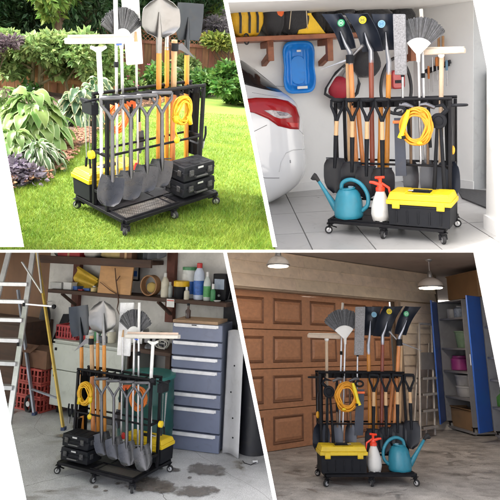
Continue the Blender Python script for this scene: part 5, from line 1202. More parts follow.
# grey white sheet roll and black roll right of the drawers
T = Thing(pl, 'curved_sheet', 'dirty white curved plastic sheet leaning right of the drawer cabinet', 'sheet'); a = pl.G(222, 440); 
sy = -.02; x0, x1 = P(221.5, 390, sy).x+.008, P(241.5, 390, sy).x; zt2 = P(231, 333, sy).z
T.part('sheet', MB().grid(lambda u, v: V(x0+(x1-x0)*u*(1+.0*v), sy+.05*math.cos(u*PI*.9)+.08*v, .0+zt2*v+.02*math.sin(u*3)), 14, 16, .006), M('white_sheet', (.50, .50, .51), .4, 0, .12, scale=2.5, bump=.03), smooth=180)
ho = MB()
for u, v in ((.5, .72), (.55, .3), (.35, .5), (.62, .15)): ho.ball(V(x0+(x1-x0)*u, sy-.006+.05*math.cos(u*PI*.9)+.08*v, zt2*v), (.008, .004, .008), 8, 6)
T.part('rivet', ho, blk())
T = Thing(pl, 'black_roll', 'thick black roll of sheeting standing right of the white curved sheet', 'roll'); ry = .02; x0, x1 = P(240, 400, ry+.16).x, P(268, 400, ry+.16).x; zt3 = P(250, 318, ry+.16).z
T.part('roll', MB().lathe(((x0+x1)/2, ry+.16, 0), (.02, 0, 1), [(0, (x1-x0)/2), (zt3, (x1-x0)/2*.9), (zt3+.002, .05), (zt3-.05, .04)], 32), M('black_sheeting', (.016, .017, .022), .45, 0, .3, scale=3, bump=.05), smooth=50)
T = Thing(pl, 'black_bag', 'black bag hanging high on the wall right of the shelf', 'bag'); l, r, bb, t = R4(224, 300, 236, 346, .5)
T.part('body', MB().rbox(((l+r)/2, .52, (bb+t)/2), (r-l, .1, t-bb), .04), bagb, bevel=.02); T.part('handle', MB().tube([V((l+r)/2-.03, .5, t), V((l+r)/2, .5, t+.12), V((l+r)/2+.03, .5, t)], .006, 6), bagb)
T = Thing(pl, 'tin_can', 'small silver tin lying on the floor by the black roll', 'can'); g_ = pl.G(254.5, 464); T.part('body', MB().lathe(g_+V(-.02, 0, .018), (1, .4, 0), [(0, .016), (.002, .018), (.045, .018), (.047, .016)], 16), alum()); T.part('wire', MB().tube([g_+V(.02, 0, .02), g_+V(-.02, -.05, .006), g_+V(-.09, -.02, .005), g_+V(-.12, .03, .004)], .003, 6), blk())
# ---- back in the wall frame: shelves and what stands on them
frame2(pl, (60, 398), (192, 424)); P = pl.P; R4 = pl.rect
yf = -.34; zs = P(130, 295.5, yf).z
T = Thing(pl, 'wall_shelf', 'long dark timber shelf crossing the shed wall, crowded with jars', 'shelf'); xa, xb = P(47, 296, yf).x, P(226.5, 298, yf).x
T.part('board', MB().box(((xa+xb)/2, yf/2, zs-.021), (xb-xa, -yf-.004, .042)), dk, bevel=.004)
for px, y1 in ((77, 314), (171.5, 322)): x = P(px, 300, -.02).x; T.part('upright', MB().box((x, -.034, P(px, y1, -.02).z/2+zc/2), (.11, .06, zc-P(px, y1, -.02).z)), M('brick_red_timber', (.13, .045, .03), .75, 0, .35, scale=10, bump=.2), bevel=.004)
for px in (77, 171.5): x = P(px, 300, -.02).x; T.part('bracket', MB().beam(V(x+.03, -.07, zs-.2), V(x+.03, yf+.03, zs-.045), .03, .03), dk)
x = P(171, 298, yf).x; T.part('price_tag', MB().box((x, yf-.006, zs-.045), (.10, .003, .085)), whitep()); T.part('tag_print', MB().box((x, yf-.0085, zs-.018), (.09, .002, .012)), M('tag_red', (.6, .15, .12), .6))
zu = P(100, 259, yf).z; T = Thing(pl, 'upper_shelf', 'upper dark timber shelf just under the shed ceiling', 'shelf'); xc_ = P(146, 255, yf).x
T.part('board', MB().box(((xa+xc_)/2, yf/2, zu-.025), (xc_-xa, -yf-.004, .05)), dk, bevel=.004); T.part('rail', MB().box(((xa+xc_)/2-.05, yf-.02, zu-.03), (xc_-xa+.3, .03, .09)), dk, bevel=.003)
def shelfitem(px0, py0, px1, y, z=None): l, r, b, t = R4(px0, py0, px1, 296, y); return l, r, (zs if z is None else z)+.001, t
def jar(px0, py0, px1, y, bm2, cm2, label, capf=.2, lab=None, sh=(.9, 1, 1, .95, .45), kind='bottle', name='bottle', z=None):
    l, r, b, t = shelfitem(px0, py0, px1, y, z); R_ = (r-l)/2; h = t-b; c = V((l+r)/2, y+R_, b); T = Thing(pl, name, label, kind); hb = h*(1-capf)
    T.part('body', MB().lathe(c, (0, 0, 1), [(0, R_*sh[0]), (hb*.04, R_*sh[1]), (hb*.7, R_*sh[2]), (hb*.85, R_*sh[3]), (hb, R_*sh[4])], 18), bm2, smooth=50)
    if capf: T.part('cap', MB().lathe(c+V(0, 0, hb), (0, 0, 1), [(0, R_*sh[4]*1.1), (h*capf*.9, R_*sh[4]*1.1), (h*capf, R_*sh[4]*.9)], 16), cm2)
    if lab: T.part('label', MB().lathe(c+V(0, 0, hb*.15), (0, 0, 1), [(0, R_*1.02), (hb*.45, R_*1.02)], 18), lab)
    return T
wp_ = whitep(); cr_ = M('cream_plastic', (.62, .58, .46), .5); bl2 = M('label_blue', (.03, .12, .42), .4, var=.3, scale=40); gr2 = M('label_green', (.08, .32, .10), .45, var=.3, scale=40); rdc = M('cap_red', (.5, .03, .03), .4); yl2 = M('lid_yellow', (.80, .48, .01), .4); gcap = M('cap_green', (.06, .25, .1), .4)
clearp = M('clear_milky', (.50, .55, .52), .2, var=.1, coat=.3)
jar(159.5, 273, 166, -.30, cr_, wp_, 'tall cream squeeze bottle beside the round basket', .16, sh=(.9, 1, 1, .8, .35))
jar(165.5, 282, 170.5, -.25, clearp, wp_, 'small pale bottle next to the tall cream bottle', .18)
jar(171, 281, 183.5, -.31, blk(), yl2, 'squat black jar with a yellow lid on the shelf', .32, sh=(.95, 1, 1, 1, .97), kind='jar', name='jar')
jar(183, 287, 187.5, -.33, cr_, wp_, 'tiny cream pot in front of the green topped drum', .25, kind='pot', name='pot')
jar(178.5, 267, 191.5, -.20, M('milky_white_bottle', (.66, .68, .66), .35), gcap, 'wide white drum with pale green top and blue label', .10, lab=bl2, sh=(.95, 1, 1, 1, .85))
jar(191.5, 263, 201, -.26, M('detergent_blue', (.55, .62, .75), .35), rdc, 'tall blue and white detergent bottle with dark red cap', .14, lab=bl2, sh=(.9, 1, 1, .9, .45))
jar(202, 272, 208.5, -.28, clearp, wp_, 'clear spray bottle with green label on the shelf', .16, lab=gr2, sh=(.9, 1, 1, .8, .35))
jar(209.5, 284, 214, -.29, gcap, wp_, 'little green pot with white lid right of the spray bottle', .3, kind='pot', name='pot')
T = Thing(pl, 'radio', 'dark box shaped radio with a blue grey display at the shelf end', 'radio'); l, r, b, t = shelfitem(213, 274, 226, -.2); T.part('case', MB().box(((l+r)/2, -.13, (b+t)/2), (r-l, .14, t-b)), blk(), bevel=.006); T.part('display', MB().box(((l+r)/2, -.2035, b+(t-b)*.62), ((r-l)*.75, .004, (t-b)*.38)), M('display_grey', (.22, .28, .36), .3)); T.part('knob', MB().lathe(((l+r)/2, -.2, b+(t-b)*.2), (0, -1, 0), [(0, .014), (.014, .012)], 12), alum())
T = Thing(pl, 'white_saucer', 'flat white dish lying before the radio', 'dish'); l, r, b, t = shelfitem(214, 291, 220, -.3); T.part('dish', MB().lathe(V((l+r)/2, -.29, b), (0, 0, 1), [(0, .025), (.012, .04), (.014, .038), (.004, .02)], 18), wp_); 
# leaning board with twig, basket, picture, boxes
T = Thing(pl, 'plywood_board', 'square light plywood board with a dry twig hung in front of it', 'board'); l, r, b, t = shelfitem(98, 261.5, 131, -.33); T.part('panel', MB().hull([V(l, -.33, b), V(r, -.33, b), V(r, -.29, t), V(l, -.29, t)], [V(l, -.312, b), V(r, -.312, b), V(r, -.272, t), V(l, -.272, t)]), M('light_plywood', (.50, .27, .11), .6, 0, .18, scale=3, bump=.03, stretch=(1, 1, 4)), bevel=.002)
T.part('twig', MB().tube([P(*q, -.345) for q in ((115, 268), (116, 280), (118, 295), (118.5, 302), (117, 309), (120, 316))], [.006, .007, .007, .008, .005, .003], 6).tube([P(*q, -.345) for q in ((118, 295), (110, 290), (100, 282))], [.006, .005, .003], 6).tube([P(*q, -.35) for q in ((116.5, 281), (120, 276))], .006, 6), M('twig_brown', (.10, .05, .03), .8))
T = Thing(pl, 'round_basket', 'round wooden sieve standing on its edge on the shelf', 'sieve'); l, r, b, t = shelfitem(137, 275, 157, -.30); c = V((l+r)/2, -.27, (b+t)/2); R_ = (t-b)/2
T.part('hoop', MB().tube([c+V(R_*.93*math.cos(a), 0, R_*.93*math.sin(a)) for a in [2*PI*k/36 for k in range(36)]], R_*.07, 8, closed=True).tube([c+V(R_*.93*math.cos(a), .08, R_*.93*math.sin(a)) for a in [2*PI*k/36 for k in range(36)]], R_*.06, 8, closed=True), M('hoop_wood', (.36, .19, .09), .6), smooth=60)
T.part('drum', MB().grid(lambda u, v: c+V(R_*.95*math.cos(2*PI*u), .085*v, R_*.95*math.sin(2*PI*u)), 36, 2, .004), M('hoop_wood'), smooth=60); T.part('cloth', MB().ball(c+V(.01, .05, -.2*R_), (R_*.6, .03, R_*.5), 14, 8, noise=.05), M('ochre_cloth', (.45, .32, .10), .9), smooth=180)
T = Thing(pl, 'picture_frame', 'small dark picture frame behind the plywood board', 'picture'); l, r, b, t = R4(131.5, 263, 139, 281, -.1); T.part('frame', MB().box(((l+r)/2, -.09, (b+t)/2), (r-l, .02, t-b)), blk(), bevel=.002); T.part('print', MB().box(((l+r)/2, -.1015, (b+t)/2), ((r-l)*.8, .003, (t-b)*.82)), M('print_pale', (.55, .56, .56), .6)); T.part('blue_area', MB().box(((l+r)/2, -.104, (b+t)/2-.02), ((r-l)*.55, .002, (t-b)*.3)), bl2)
for i, (px0, py0, px1, y, m_, lb) in enumerate(((50, 283, 61, -.25, M('tin_white', (.5, .5, .48), .4), 'pale tin with dark lettering at the left shelf end'), (63, 283, 71, -.25, wp_, 'white carton second on the shelf'), (72, 287, 77, -.22, bl2, 'small blue box on the shelf'), (78, 290, 82, -.25, rdc, 'tiny red box on the shelf'), (83, 289, 89, -.22, bl2, 'dark blue tin beside the yellow cup'))):
    T = Thing(pl, 'small_box', lb, 'box'); l, r, b, t = shelfitem(px0, py0, px1, y); T.part('body', MB().box(((l+r)/2, y+.05, (b+t)/2), (r-l, .1, t-b)), m_, bevel=.003); T.part('lid', MB().box(((l+r)/2, y+.05, t+.003), (r-l+.006, .106, .01)), m_)
jar(89, 286, 94.5, -.28, M('cup_yellow', (.62, .48, .2), .5), wp_, 'pale yellow cup with a white lid on the shelf', .2, kind='cup', name='cup')
T = Thing(pl, 'yellow_tarp', 'folded yellow tarpaulin behind the jars, left of the plywood board', 'tarpaulin'); l, r, b, t = shelfitem(76, 268, 97, -.12)
T.part('folds', MB().grid(lambda u, v: V(l+(r-l)*u, -.14+.03*math.sin(v*9), b+.0+(t-b)*v*(1-.55*u)), 10, 14, .03), M('tarp_yellow', (.68, .45, .05), .5, bump=.2), smooth=60)
for i, (px0, px1, py, lb) in enumerate(((54, 66, 250, 'grey bundle'), (84, 98, 252, 'pale long parcel'), (100, 128, 253, 'wide yellowish parcel'))):
    l, r, b, t = R4(px0, py-4, px1, 259, -.25); soft(((l+r)/2, -.2, zu+(t-zu)*.5+.002), ((r-l)/2, .09, (t-zu)/2), (M('parcel_grey', (.2, .19, .18), .8), M('parcel_white', (.5, .48, .44), .8), M('parcel_ochre', (.45, .35, .15), .8))[i], lb+' on the upper shelf under the ceiling', 'parcel', 'parcel', i)
T = Thing(pl, 'grey_tarp', 'dark grey cloth hanging from the ceiling above the basket', 'cloth'); l, r, b, t = R4(143, 240, 165, 265, -.3); T.part('cloth', MB().grid(lambda u, v: V(l+(r-l)*u, -.3+.03*math.sin(u*14), zc-.003-(zc-b)*v*(1-.35*u+.05*math.sin(u*9))), 24, 8, .006), M('cloth_grey', (.10, .105, .12), .9, bump=.1), smooth=180)
# white low cabinet
T = Thing(pl, 'metal_cabinet', 'low dirty white metal cabinet with lift doors behind the ladder', 'cabinet'); yc = -.55; l, r, b, t = R4(51.5, 345, 112, 405, yc); zt = P(80, 345, yc).z; l = P(51.5, 372, yc).x; r = P(124, 372, yc).x; wc_ = M('old_white_metal', (.50, .52, .47), .5, 0, .08, scale=3, bump=.03)
T.part('carcass', MB().box(((l+r)/2, yc/2+.01, (zt+.09)/2), (r-l, -yc-.03, zt-.09)), wc_, bevel=.004); zm = P(80, 373, yc).z
for za, zb2 in ((zt-.015, zm+.004), (zm-.004, .10)): d_ = T.part('door', MB().box(((l+r)/2, yc+.002, (za+zb2)/2), (r-l-.01, .025, za-zb2)), wc_, bevel=.004); T.part('handle', MB().box((l+.06, yc-.014, za-.06), (.025, .014, .03)), blk(), parent=d_)
T.part('top', MB().box(((l+r)/2, yc/2+.01, zt+.012), (r-l+.03, -yc-.0, .022)), wc_, bevel=.004); 
for x in (l+.06, r-.06): T.part('foot', MB().box((x, yc+.1, .045), (.05, .05, .09)), blk())
zw = zt+.025
l, r, b, t = R4(59, 325, 79, 343, -.42); crate(pl, l, r, zw, t, -.46, .3, M('crate_red', (.36, .025, .03), .45), 'red slotted crate standing on the white metal cabinet', None)
T = Thing(pl, 'black_tarp', 'black board leaning slanted behind the red crate on the cabinet', 'board'); T.part('board', MB().hull([P(51, 343, -.1), P(57, 343, -.1), P(72, 314, -.1), P(63, 314, -.1)], [p+V(0, .02, 0) for p in (P(51, 343, -.1), P(57, 343, -.1), P(72, 314, -.1), P(63, 314, -.1))]), blk(), bevel=.003)
zk = zw
for k, (px, w_, h_, m_, lb) in enumerate(((84, .05, .13, rdc, 'red tin'), (90, .07, .09, M('tin_white'), 'short pale tin'), (97, .05, .16, gcap, 'dark green bottle'), (104, .09, .07, M('cloth_grey'), 'flat dark tin'), (110, .05, .12, cr_, 'cream bottle'))):
    c = P(px, 343, -.36); T = Thing(pl, 'tin', lb+' on the white cabinet, behind the shovel handles', 'tin'); T.part('body', MB().lathe(V(c.x, -.34, zk), (0, 0, 1), [(0, w_*.95), (.005, w_), (h_*.9, w_), (h_, w_*.9)], 18), m_, smooth=50); T.part('lid', MB().lathe(V(c.x, -.34, zk+h_), (0, 0, 1), [(0, w_*.6), (.025, w_*.55)], 16), wp_)
for k, (px0, px1, py, lb, m_) in enumerate(((122, 134, 250, 'brown carton', 'old_card'), (60, 82, 251, 'dark red carton', 'crate_red'))):
    l, r, b, t = R4(px0, py, px1, 258, -.28); T = Thing(pl, 'carton', lb+' on the upper shelf under the shed ceiling', 'carton'); T.part('body', MB().box(((l+r)/2, -.27, zu+.002+(t-zu)/2), (r-l, .1, t-zu)), M(m_, (.17, .085, .05), .85), bevel=.003); T.part('tape', MB().box(((l+r)/2, -.321, zu+.002+(t-zu)/2), (.03, .002, t-zu)), M('tan_plastic', (.45, .28, .14), .5))
# workbench in the middle with clutter, teal barrel
T = Thing(pl, 'workbench', 'dark workbench behind the tool rack, cluttered with tools', 'workbench'); l, r = P(122, 350, -.5).x+.02, P(172, 350, -.5).x; zt = P(150, 350, -.5).z
T.part('top', MB().box(((l+r)/2, -.27, zt-.02), (r-l, .5, .04)), dk, bevel=.004)
for x in (l+.05, r-.05):
    for y in (-.47, -.07): T.part('leg', MB().box((x, y, (zt-.04)/2), (.06, .06, zt-.04)), dk)
T.part('shelf', MB().box(((l+r)/2, -.27, .25), (r-l-.13, .4, .03)), dk)
T = Thing(pl, 'bench_vise', 'grey bench vise on the workbench behind the squeegee', 'vise'); c = P(150, 344, -.4); c.z = zt
vm = dsteel(); T.part('base', MB().lathe(c, (0, 0, 1), [(0, .06), (.02, .055), (.05, .03)], 16), vm); T.part('jaws', MB().box(c+V(-.02, 0, .085), (.08, .06, .07)).box(c+V(.07, 0, .09), (.05, .06, .06)), vm, bevel=.006); T.part('screw', MB().tube([c+V(.0, 0, .07), c+V(.2, 0, .06)], .010, 8).tube([c+V(.19, 0, .0), c+V(.19, 0, .12)], .005, 6), alum())
for i, (px, w, h_, m_, lb) in enumerate(((133, .11, .09, M('tin_white'), 'white tin'), (160, .12, .13, M('cloth_grey'), 'dark grey box'), (141, .08, .15, steel(), 'steel canister'))):
    T = Thing(pl, 'clutter_box', lb+' on the workbench behind the shovels', 'box'); c = P(px, 345, -.25); T.part('body', MB().box((c.x, -.22, zt+h_/2+.001), (w, .12, h_)), m_, bevel=.006); T.part('lid', MB().box((c.x, -.22, zt+h_+.006), (w*.9, .1, .01)), m_)
T = Thing(pl, 'coiled_cable', 'pale coiled cable lying on the workbench beside the cabinet', 'cable'); c = P(163, 341, -.42); c.z = zt+.06; T.part('coil', MB().tube([c+V(.07*math.cos(a*1.0)+.01*math.sin(a*3), .03*math.sin(a*.7), .045*math.sin(a)) for a in [k*.35 for k in range(60)]], .006, 6), M('pale_cable', (.6, .58, .52), .5), smooth=180)
T = Thing(pl, 'teal_barrel', 'dark teal plastic barrel with lid standing behind the rack', 'barrel'); tm = M('teal_barrel', (.008, .075, .068), .4, var=.15); yb = -.95
x0, x1 = P(125, 400, yb).x, P(169, 400, yb).x; c = V((x0+x1)/2, yb, 0); R_ = (x1-x0)/2; zt = P(147, 374, yb).z
T.part('body', MB().lathe(c, (0, 0, 1), [(0, R_*.9), (.03, R_*.95), (zt*.3, R_), (zt*.33, R_*1.03), (zt*.36, R_), (zt*.66, R_), (zt*.69, R_*1.03), (zt*.72, R_), (zt*.97, R_*.97)], 36), tm, smooth=50); T.part('lid', MB().lathe(c+V(0, 0, zt*.97), (0, 0, 1), [(0, R_*1.03), (.03, R_*1.03), (.035, R_*.9), (.03, R_*.3), (.05, R_*.2)], 36), M('teal_lid', (.02, .16, .14), .4))
T = Thing(pl, 'storage_tub', 'dark storage tub under the workbench between the shovel handles', 'tub'); c = pl.G(110, 420); T.part('tub', MB().box((c.x, c.y, .17), (.32, .3, .34), taper=1.06), M('tub_dark', (.05, .052, .055), .5), bevel=.01); T.part('rim', MB().box((c.x, c.y, .345), (.37, .35, .02)), M('tub_dark'), bevel=.004)
# red crates stacked on the floor at the left, cardboard on top
cm3 = M('crate_faded_red', (.40, .065, .05), .55); g_ = pl.G(27, 411); x0, x1 = P(14, 395, g_.y).x, P(41, 395, g_.y).x; z = .002
for i, py in enumerate((396, 382, 367)):
    zt = P(27, py, g_.y).z; crate(pl, x0+.01*i, x1-.006*i, z, zt-.004, g_.y, .38, cm3, ('lowest', 'middle', 'topmost')[i]+' red crate of the stack behind the ladder', 'red crates stacked behind the ladder'); z = zt
T = Thing(pl, 'cardboard_box', 'old brown cardboard box on top of the red crate stack', 'box'); l, r, b, t = R4(22, 350, 46, 366, g_.y); T.part('body', MB().box(((l+r)/2, g_.y+.16, z+(t-z)/2), (r-l, .3, t-z)), M('old_card', (.17, .085, .05), .85, var=.3), bevel=.003); T.part('flap', MB().box((l+.1, g_.y+.0, t+.01), (.2, .14, .006), Matrix.Rotation(.5, 3, 'X')), M('old_card'))
T = Thing(pl, 'cart_wheel', 'black rubber wheel leaning against the red crates', 'wheel'); g2 = pl.G(28, 412); T.part('tyre', MB().tube([g2+V(.05*math.cos(a), .0, .09+.085*math.sin(a)) for a in [2*PI*k/24 for k in range(24)]], .018, 8, closed=True), rubber(), smooth=180); T.part('hub', MB().lathe(g2+V(0, -.015, .09), (0, 1, 0), [(0, .03), (.03, .03)], 12), alum())
T = Thing(pl, 'dark_cupboard', 'dark cupboard in the corner behind the red crates', 'cupboard'); l, r, b, t = R4(-60, 318, 20, 405, -.5); zt = t; T.part('carcass', MB().box(((l+r)/2, -.26, zt/2), (r-l, .5, zt)), dk, bevel=.006); T.part('door', MB().box((l+(r-l)*.25, -.515, zt/2), ((r-l)*.48, .02, zt*.94)), dk, bevel=.003); T.part('door', MB().box((l+(r-l)*.75, -.515, zt/2), ((r-l)*.48, .02, zt*.94)), dk, bevel=.003)
T = Thing(pl, 'dark_jacket', 'dark jacket hanging on the wall behind the yellow ladder leg', 'jacket'); l, r, b, t = R4(40, 304, 50, 330, -.1); soft_ = MB().ball(((l+r)/2, -.1, (b+t)/2), ((r-l)/2, .05, (t-b)/2), 14, 10, noise=.04); T.part('body', soft_, bagb, smooth=180); T.part('hook', MB().tube([V((l+r)/2, -.002, t+.03), V((l+r)/2, -.08, t+.03)], .006, 6), alum())
# wide aluminium step ladder at the left
pl.frame(pl.yaw-.12, (pl.c[0], pl.c[1], 0)); P = pl.P
al = M('ladder_aluminium', (.62, .62, .63), .35, .6, .1, scale=12)
T = Thing(pl, 'step_ladder', 'big aluminium ladder with wide treads at the left edge', 'ladder')
def yat(py, y0=5.05, py0=424, k=.0032): return y0+(py0-py)*k
R1 = [(33.5, 250), (9, 424)]; R2 = [(9.5, 250), (-34, 424)]; zf = pl.G(9, 424).y
ya = lambda py: zf+(424-py)*.0035
tp = [P(35.5, 236, ya(236)), P(12, 236, ya(236))]
ra, rb = P(*R1[1], zf), P(*R1[0], ya(250)); la, lb_ = P(*R2[1], zf), P(*R2[0], ya(250)); ra.z = la.z = 0.001
ext_ = lambda a, b, k: b+(b-a)*k
T.part('rail', MB().beam(ra, ext_(ra, rb, .12), .06, .03, up=(0, 1, 0)), al, bevel=.003); T.part('rail', MB().beam(la, ext_(la, lb_, .12), .06, .03, up=(0, 1, 0)), al, bevel=.003)
for py in (288, 306.5, 325.5, 346, 368.5, 391):
    t_ = (424-py)/174; a, b = lerp(la, lb_, t_), lerp(ra, rb, t_); T.part('tread', MB().beam(a, b, .09, .045), al, bevel=.004)
T.part('rivet_plate', MB().box(lerp(ra, rb, .43)+V(.0, -.05, 0), (.03, .004, .04)).box(lerp(ra, rb, .66)+V(.0, -.05, 0), (.03, .004, .04)), blk())
# narrow A-frame with a yellow and a grey leg
T = Thing(pl, 'trestle_ladder', 'slim A frame ladder with one yellow leg and one grey leg', 'ladder')
gy = pl.G(63.5, 430); gg = pl.G(34.5, 415); ap = P(36, 246, gy.y+.5); kn = P(45, 306, gy.y+.28)
ylm = M('leg_yellow', (.62, .42, .06), .45, 0, .15, scale=10); gml = M('leg_grey_blue', (.34, .36, .42), .45, .3, .2, scale=10)
T.part('front_leg', MB().beam(gy, ap, .02, .045, up=(0, 1, 0)), ylm, bevel=.003); T.part('rear_leg', MB().beam(gg, P(18, 290, gg.y+.3), .022, .05, up=(0, 1, 0)), gml, bevel=.003)
T.part('brace', MB().beam(P(31.5, 389, gg.y), P(57, 398, gy.y+.1), .014, .03, up=(0, 1, 0)), gml); T.part('brace', MB().beam(P(26, 304, gg.y-.2), P(55, 306.5, gy.y+.25), .016, .028, up=(0, 1, 0)), alum()); T.part('knob', MB().lathe(P(54.5, 306.5, gy.y+.22), (0, -1, 0), [(0, .022), (.02, .026), (.03, .02)], 14), blk())
T.part('upper_stay', MB().beam(P(22, 262, gy.y+.4), P(42, 293, gy.y+.3), .012, .026, up=(0, 1, 0)).beam(P(42, 293, gy.y+.3), P(37, 250, gy.y+.45), .012, .026, up=(0, 1, 0)), al)

for q in (gy, gg): T.part('foot', MB().box(q+V(0, 0, .015), (.04, .06, .03)), M('foot_blue', (.03, .05, .12), .6))
for i, (x0_, x1_) in enumerate(((20.5, 24), (26, 29))):
    pass
pl.flush()
# ================================================================== workshop
pl = workshop; pl.frame_px(.738, 290, 451); P = pl.P; R4 = pl.rect
zc = P(400, 270, 0).z; xd = P(399.5, 380, 0).x; xc = P(441, 380, 0).x; xl = P(120, 380, 0).x
sidm = M('beige_siding', (.78, .64, .48), .7, 0, .12, scale=3, bump=.08, stretch=(.3, 3, 3), island=.07)
def siding(name, x0, x1, z0, z1, bh=.15):
    mb = MB(); n = math.ceil((z1-z0)/bh); 
    for k in range(n):
        a = z0+k*bh; b = min(z1, a+bh+.012); x = x0
        while x < x1-.01:
            e = min(x1, x+rng.uniform(1.6, 3.2)); mb.add([(x+.001, -.036, a), (e-.001, -.036, a), (e-.001, -.005, b), (x+.001, -.005, b), (x+.001, .0, a), (e-.001, 0, a), (e-.001, 0, b), (x+.001, 0, b)], [(0, 1, 2, 3), (5, 4, 0, 1)[::-1] if False else (4, 5, 1, 0), (7, 6, 5, 4), (3, 2, 6, 7), (0, 3, 7, 4), (1, 5, 6, 2)]); x = e
    pl.struct(name, mb, sidm)
zd = P(300, 294, .10).z
siding('siding_wall_over_door', xl, xc, zd+.02, zc); siding('siding_wall', xd+.07, xc, 0, zd+.018)
wall(pl, 'workshop_back_wall', (xd+.03, 0), (xc+.1, 0), 0, zc, M('sheathing', (.2, .15, .1), .9)); wall(pl, 'workshop_lintel_wall', (xl, 0.001), (xd+.03, 0.001), zd+.02, zc, M('sheathing'), th=.26)
trim = M('beige_trim', (.36, .27, .19), .6, var=.06)
pl.struct('door_casing', MB().box((xd+.034, -.022, (zd+.016)/2), (.068, .065, zd+.016)).box(((xl+xd)/2, .045, zd+.006), (xd-xl, .14, .024)), trim, bevel=.003)
# sectional door
T = Thing(pl, 'garage_door', 'brown wooden sectional garage door with rows of raised panels', 'garage door'); yd = .10
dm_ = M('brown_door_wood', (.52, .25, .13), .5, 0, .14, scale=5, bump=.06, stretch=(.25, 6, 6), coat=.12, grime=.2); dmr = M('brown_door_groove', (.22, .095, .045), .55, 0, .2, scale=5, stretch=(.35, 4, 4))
sp = abs(P(307, 372, yd).x-P(268.5, 372, yd).x); hrow = zd/4; x1 = xd
for rI in range(4):
    z0 = rI*hrow; s_ = T.part('section', MB().box(((xl+x1)/2, yd+.025, z0+hrow/2), (x1-xl, .045, hrow-.007)), dm_, bevel=.005)
    gv = MB(); rp_ = MB(); x = P(268.5, 372, yd).x-sp*12+.0
    while x < x1-.1:
        if x+sp*.5 > xl:
            a0, a1, c0, c1 = x+sp*.13, min(x+sp*.87, x1-.03), z0+hrow*.17, z0+hrow*.80
            if a1-a0 > .12:
                def fr_(mb, k, y, k2, y2):
                    q = [(a0+k, c0+k), (a1-k, c0+k), (a1-k, c1-k), (a0+k, c1-k)]; q2 = [(a0+k2, c0+k2), (a1-k2, c0+k2), (a1-k2, c1-k2), (a0+k2, c1-k2)]
                    mb.add([V(p[0], yd+y, p[1]) for p in q]+[V(p[0], yd+y2, p[1]) for p in q2], [(i, (i+1) % 4, (i+1) % 4+4, i+4) for i in range(4)])
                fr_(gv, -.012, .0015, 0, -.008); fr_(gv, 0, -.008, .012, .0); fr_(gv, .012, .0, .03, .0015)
                fr_(rp_, .02, .0018, .055, -.012); rp_.add([V(a0+.055, yd-.012, c0+.055), V(a1-.055, yd-.012, c0+.055), V(a1-.055, yd-.012, c1-.055), V(a0+.055, yd-.012, c1-.055)], [(0, 1, 2, 3)])
        x += sp
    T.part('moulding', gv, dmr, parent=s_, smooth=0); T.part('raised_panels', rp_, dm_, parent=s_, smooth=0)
T.part('bottom_seal', MB().box(((xl+x1)/2, yd+.02, .0), (x1-xl, .03, .03)), rubber())
pl.struct('door_void', MB().box(((xl+x1)/2, yd+.09, zd/2), (x1-xl+.1, .02, zd+.1)), blk())
# ceiling, floor, outer wall
pl.frame(pl.yaw, (pl.c[0], pl.c[1], 0)); cw = M('workshop_ceiling', (.36, .30, .26), .8, 0, .12, scale=2, bump=.05)
pl.struct('workshop_ceiling', MB().box((2, 11.4, zc+.06), (16, 8.6, .12)), cw)
pl.struct('workshop_floor', MB().box((2, 7.5, -.05), (16, 13, .1)), concrete('workshop_concrete', (.31, .295, .28), (.60, .575, .55), (.26, .245, .23), 3.2, .75, .56, .45))
for i, q in enumerate(((372, 494, 34, 5), (455, 474, 24, 4), (296, 470, 14, 5), (430, 452, 20, 3))): stain(pl, 'oil_stain', *q, (_M.get('oil_stain') or stainmat('oil_stain', (.20, .185, .175), .5, 5, .5)), .003+.0004*i, i*2.3)
pl.frame_px(.738, 290, 451); wall(pl, 'workshop_side_wall', (xc+.1, -1), (xc+.1, .2), 0, zc, M('sheathing')) if False else None
# pendant lamps
def lampglow():
    m = M('lit_diffuser', (.8, .76, .7), .5, var=.02); b = m.node_tree.nodes['Principled BSDF']; b.inputs['Emission Color'].default_value = (1, .86, .7, 1); b.inputs['Emission Strength'].default_value = 9; return m
def Gz(px, py): return pl.G(px, py, zc)
def lamp(px, pyc, pyt, pyb, hw, label):
    T = Thing(pl, 'pendant_lamp', label, 'lamp', 'white dome pendant lamps'); c = Gz(px, pyc); y = c.y; t = P(px, pyt, y).z; b = P(px, pyb, y).z; r = abs(P(px+hw, pyb, y).x-P(px-hw, pyb, y).x)/2*math.cos(.738) if False else (P(px+hw, pyb, y)-P(px-hw, pyb, y)).length/2*.80
    o = V(c.x, y, 0); h = t-b
    T.part('canopy', MB().lathe(o+V(0, 0, zc), (0, 0, -1), [(0, .05), (.012, .05), (.03, .02)], 18), alum()); T.part('stem', MB().tube([o+V(0, 0, zc-.02), o+V(0, 0, t+.05)], .006, 8), alum())
    nk = T.part('neck', MB().lathe(o+V(0, 0, t+.09), (0, 0, -1), [(0, .02), (.03, .03), (.09, .034), (.10, .03)], 18), M('lamp_metal', (.35, .34, .33), .35, .8))
    T.part('shade', MB().lathe(o+V(0, 0, t), (0, 0, -1), [(0, r*.3), (h*.18, r*.62), (h*.45, r*.88), (h*.8, r*.99), (h*.82, r*.96), (h*.4, r*.82), (h*.1, r*.3)], 32), M('opal_shade', (.72, .66, .60), .35, var=.04, coat=.3), smooth=70)
    T.part('band', MB().lathe(o+V(0, 0, t-h*.78), (0, 0, -1), [(0, r*1.0), (.0, r*1.05), (h*.14, r*1.05), (h*.14, r*.95)], 32), M('lamp_metal')); T.part('diffuser', MB().lathe(o+V(0, 0, t-h*.88), (0, 0, -1), [(0, r*.9), (h*.1, r*.86), (h*.13, r*.3)], 28), lampglow())
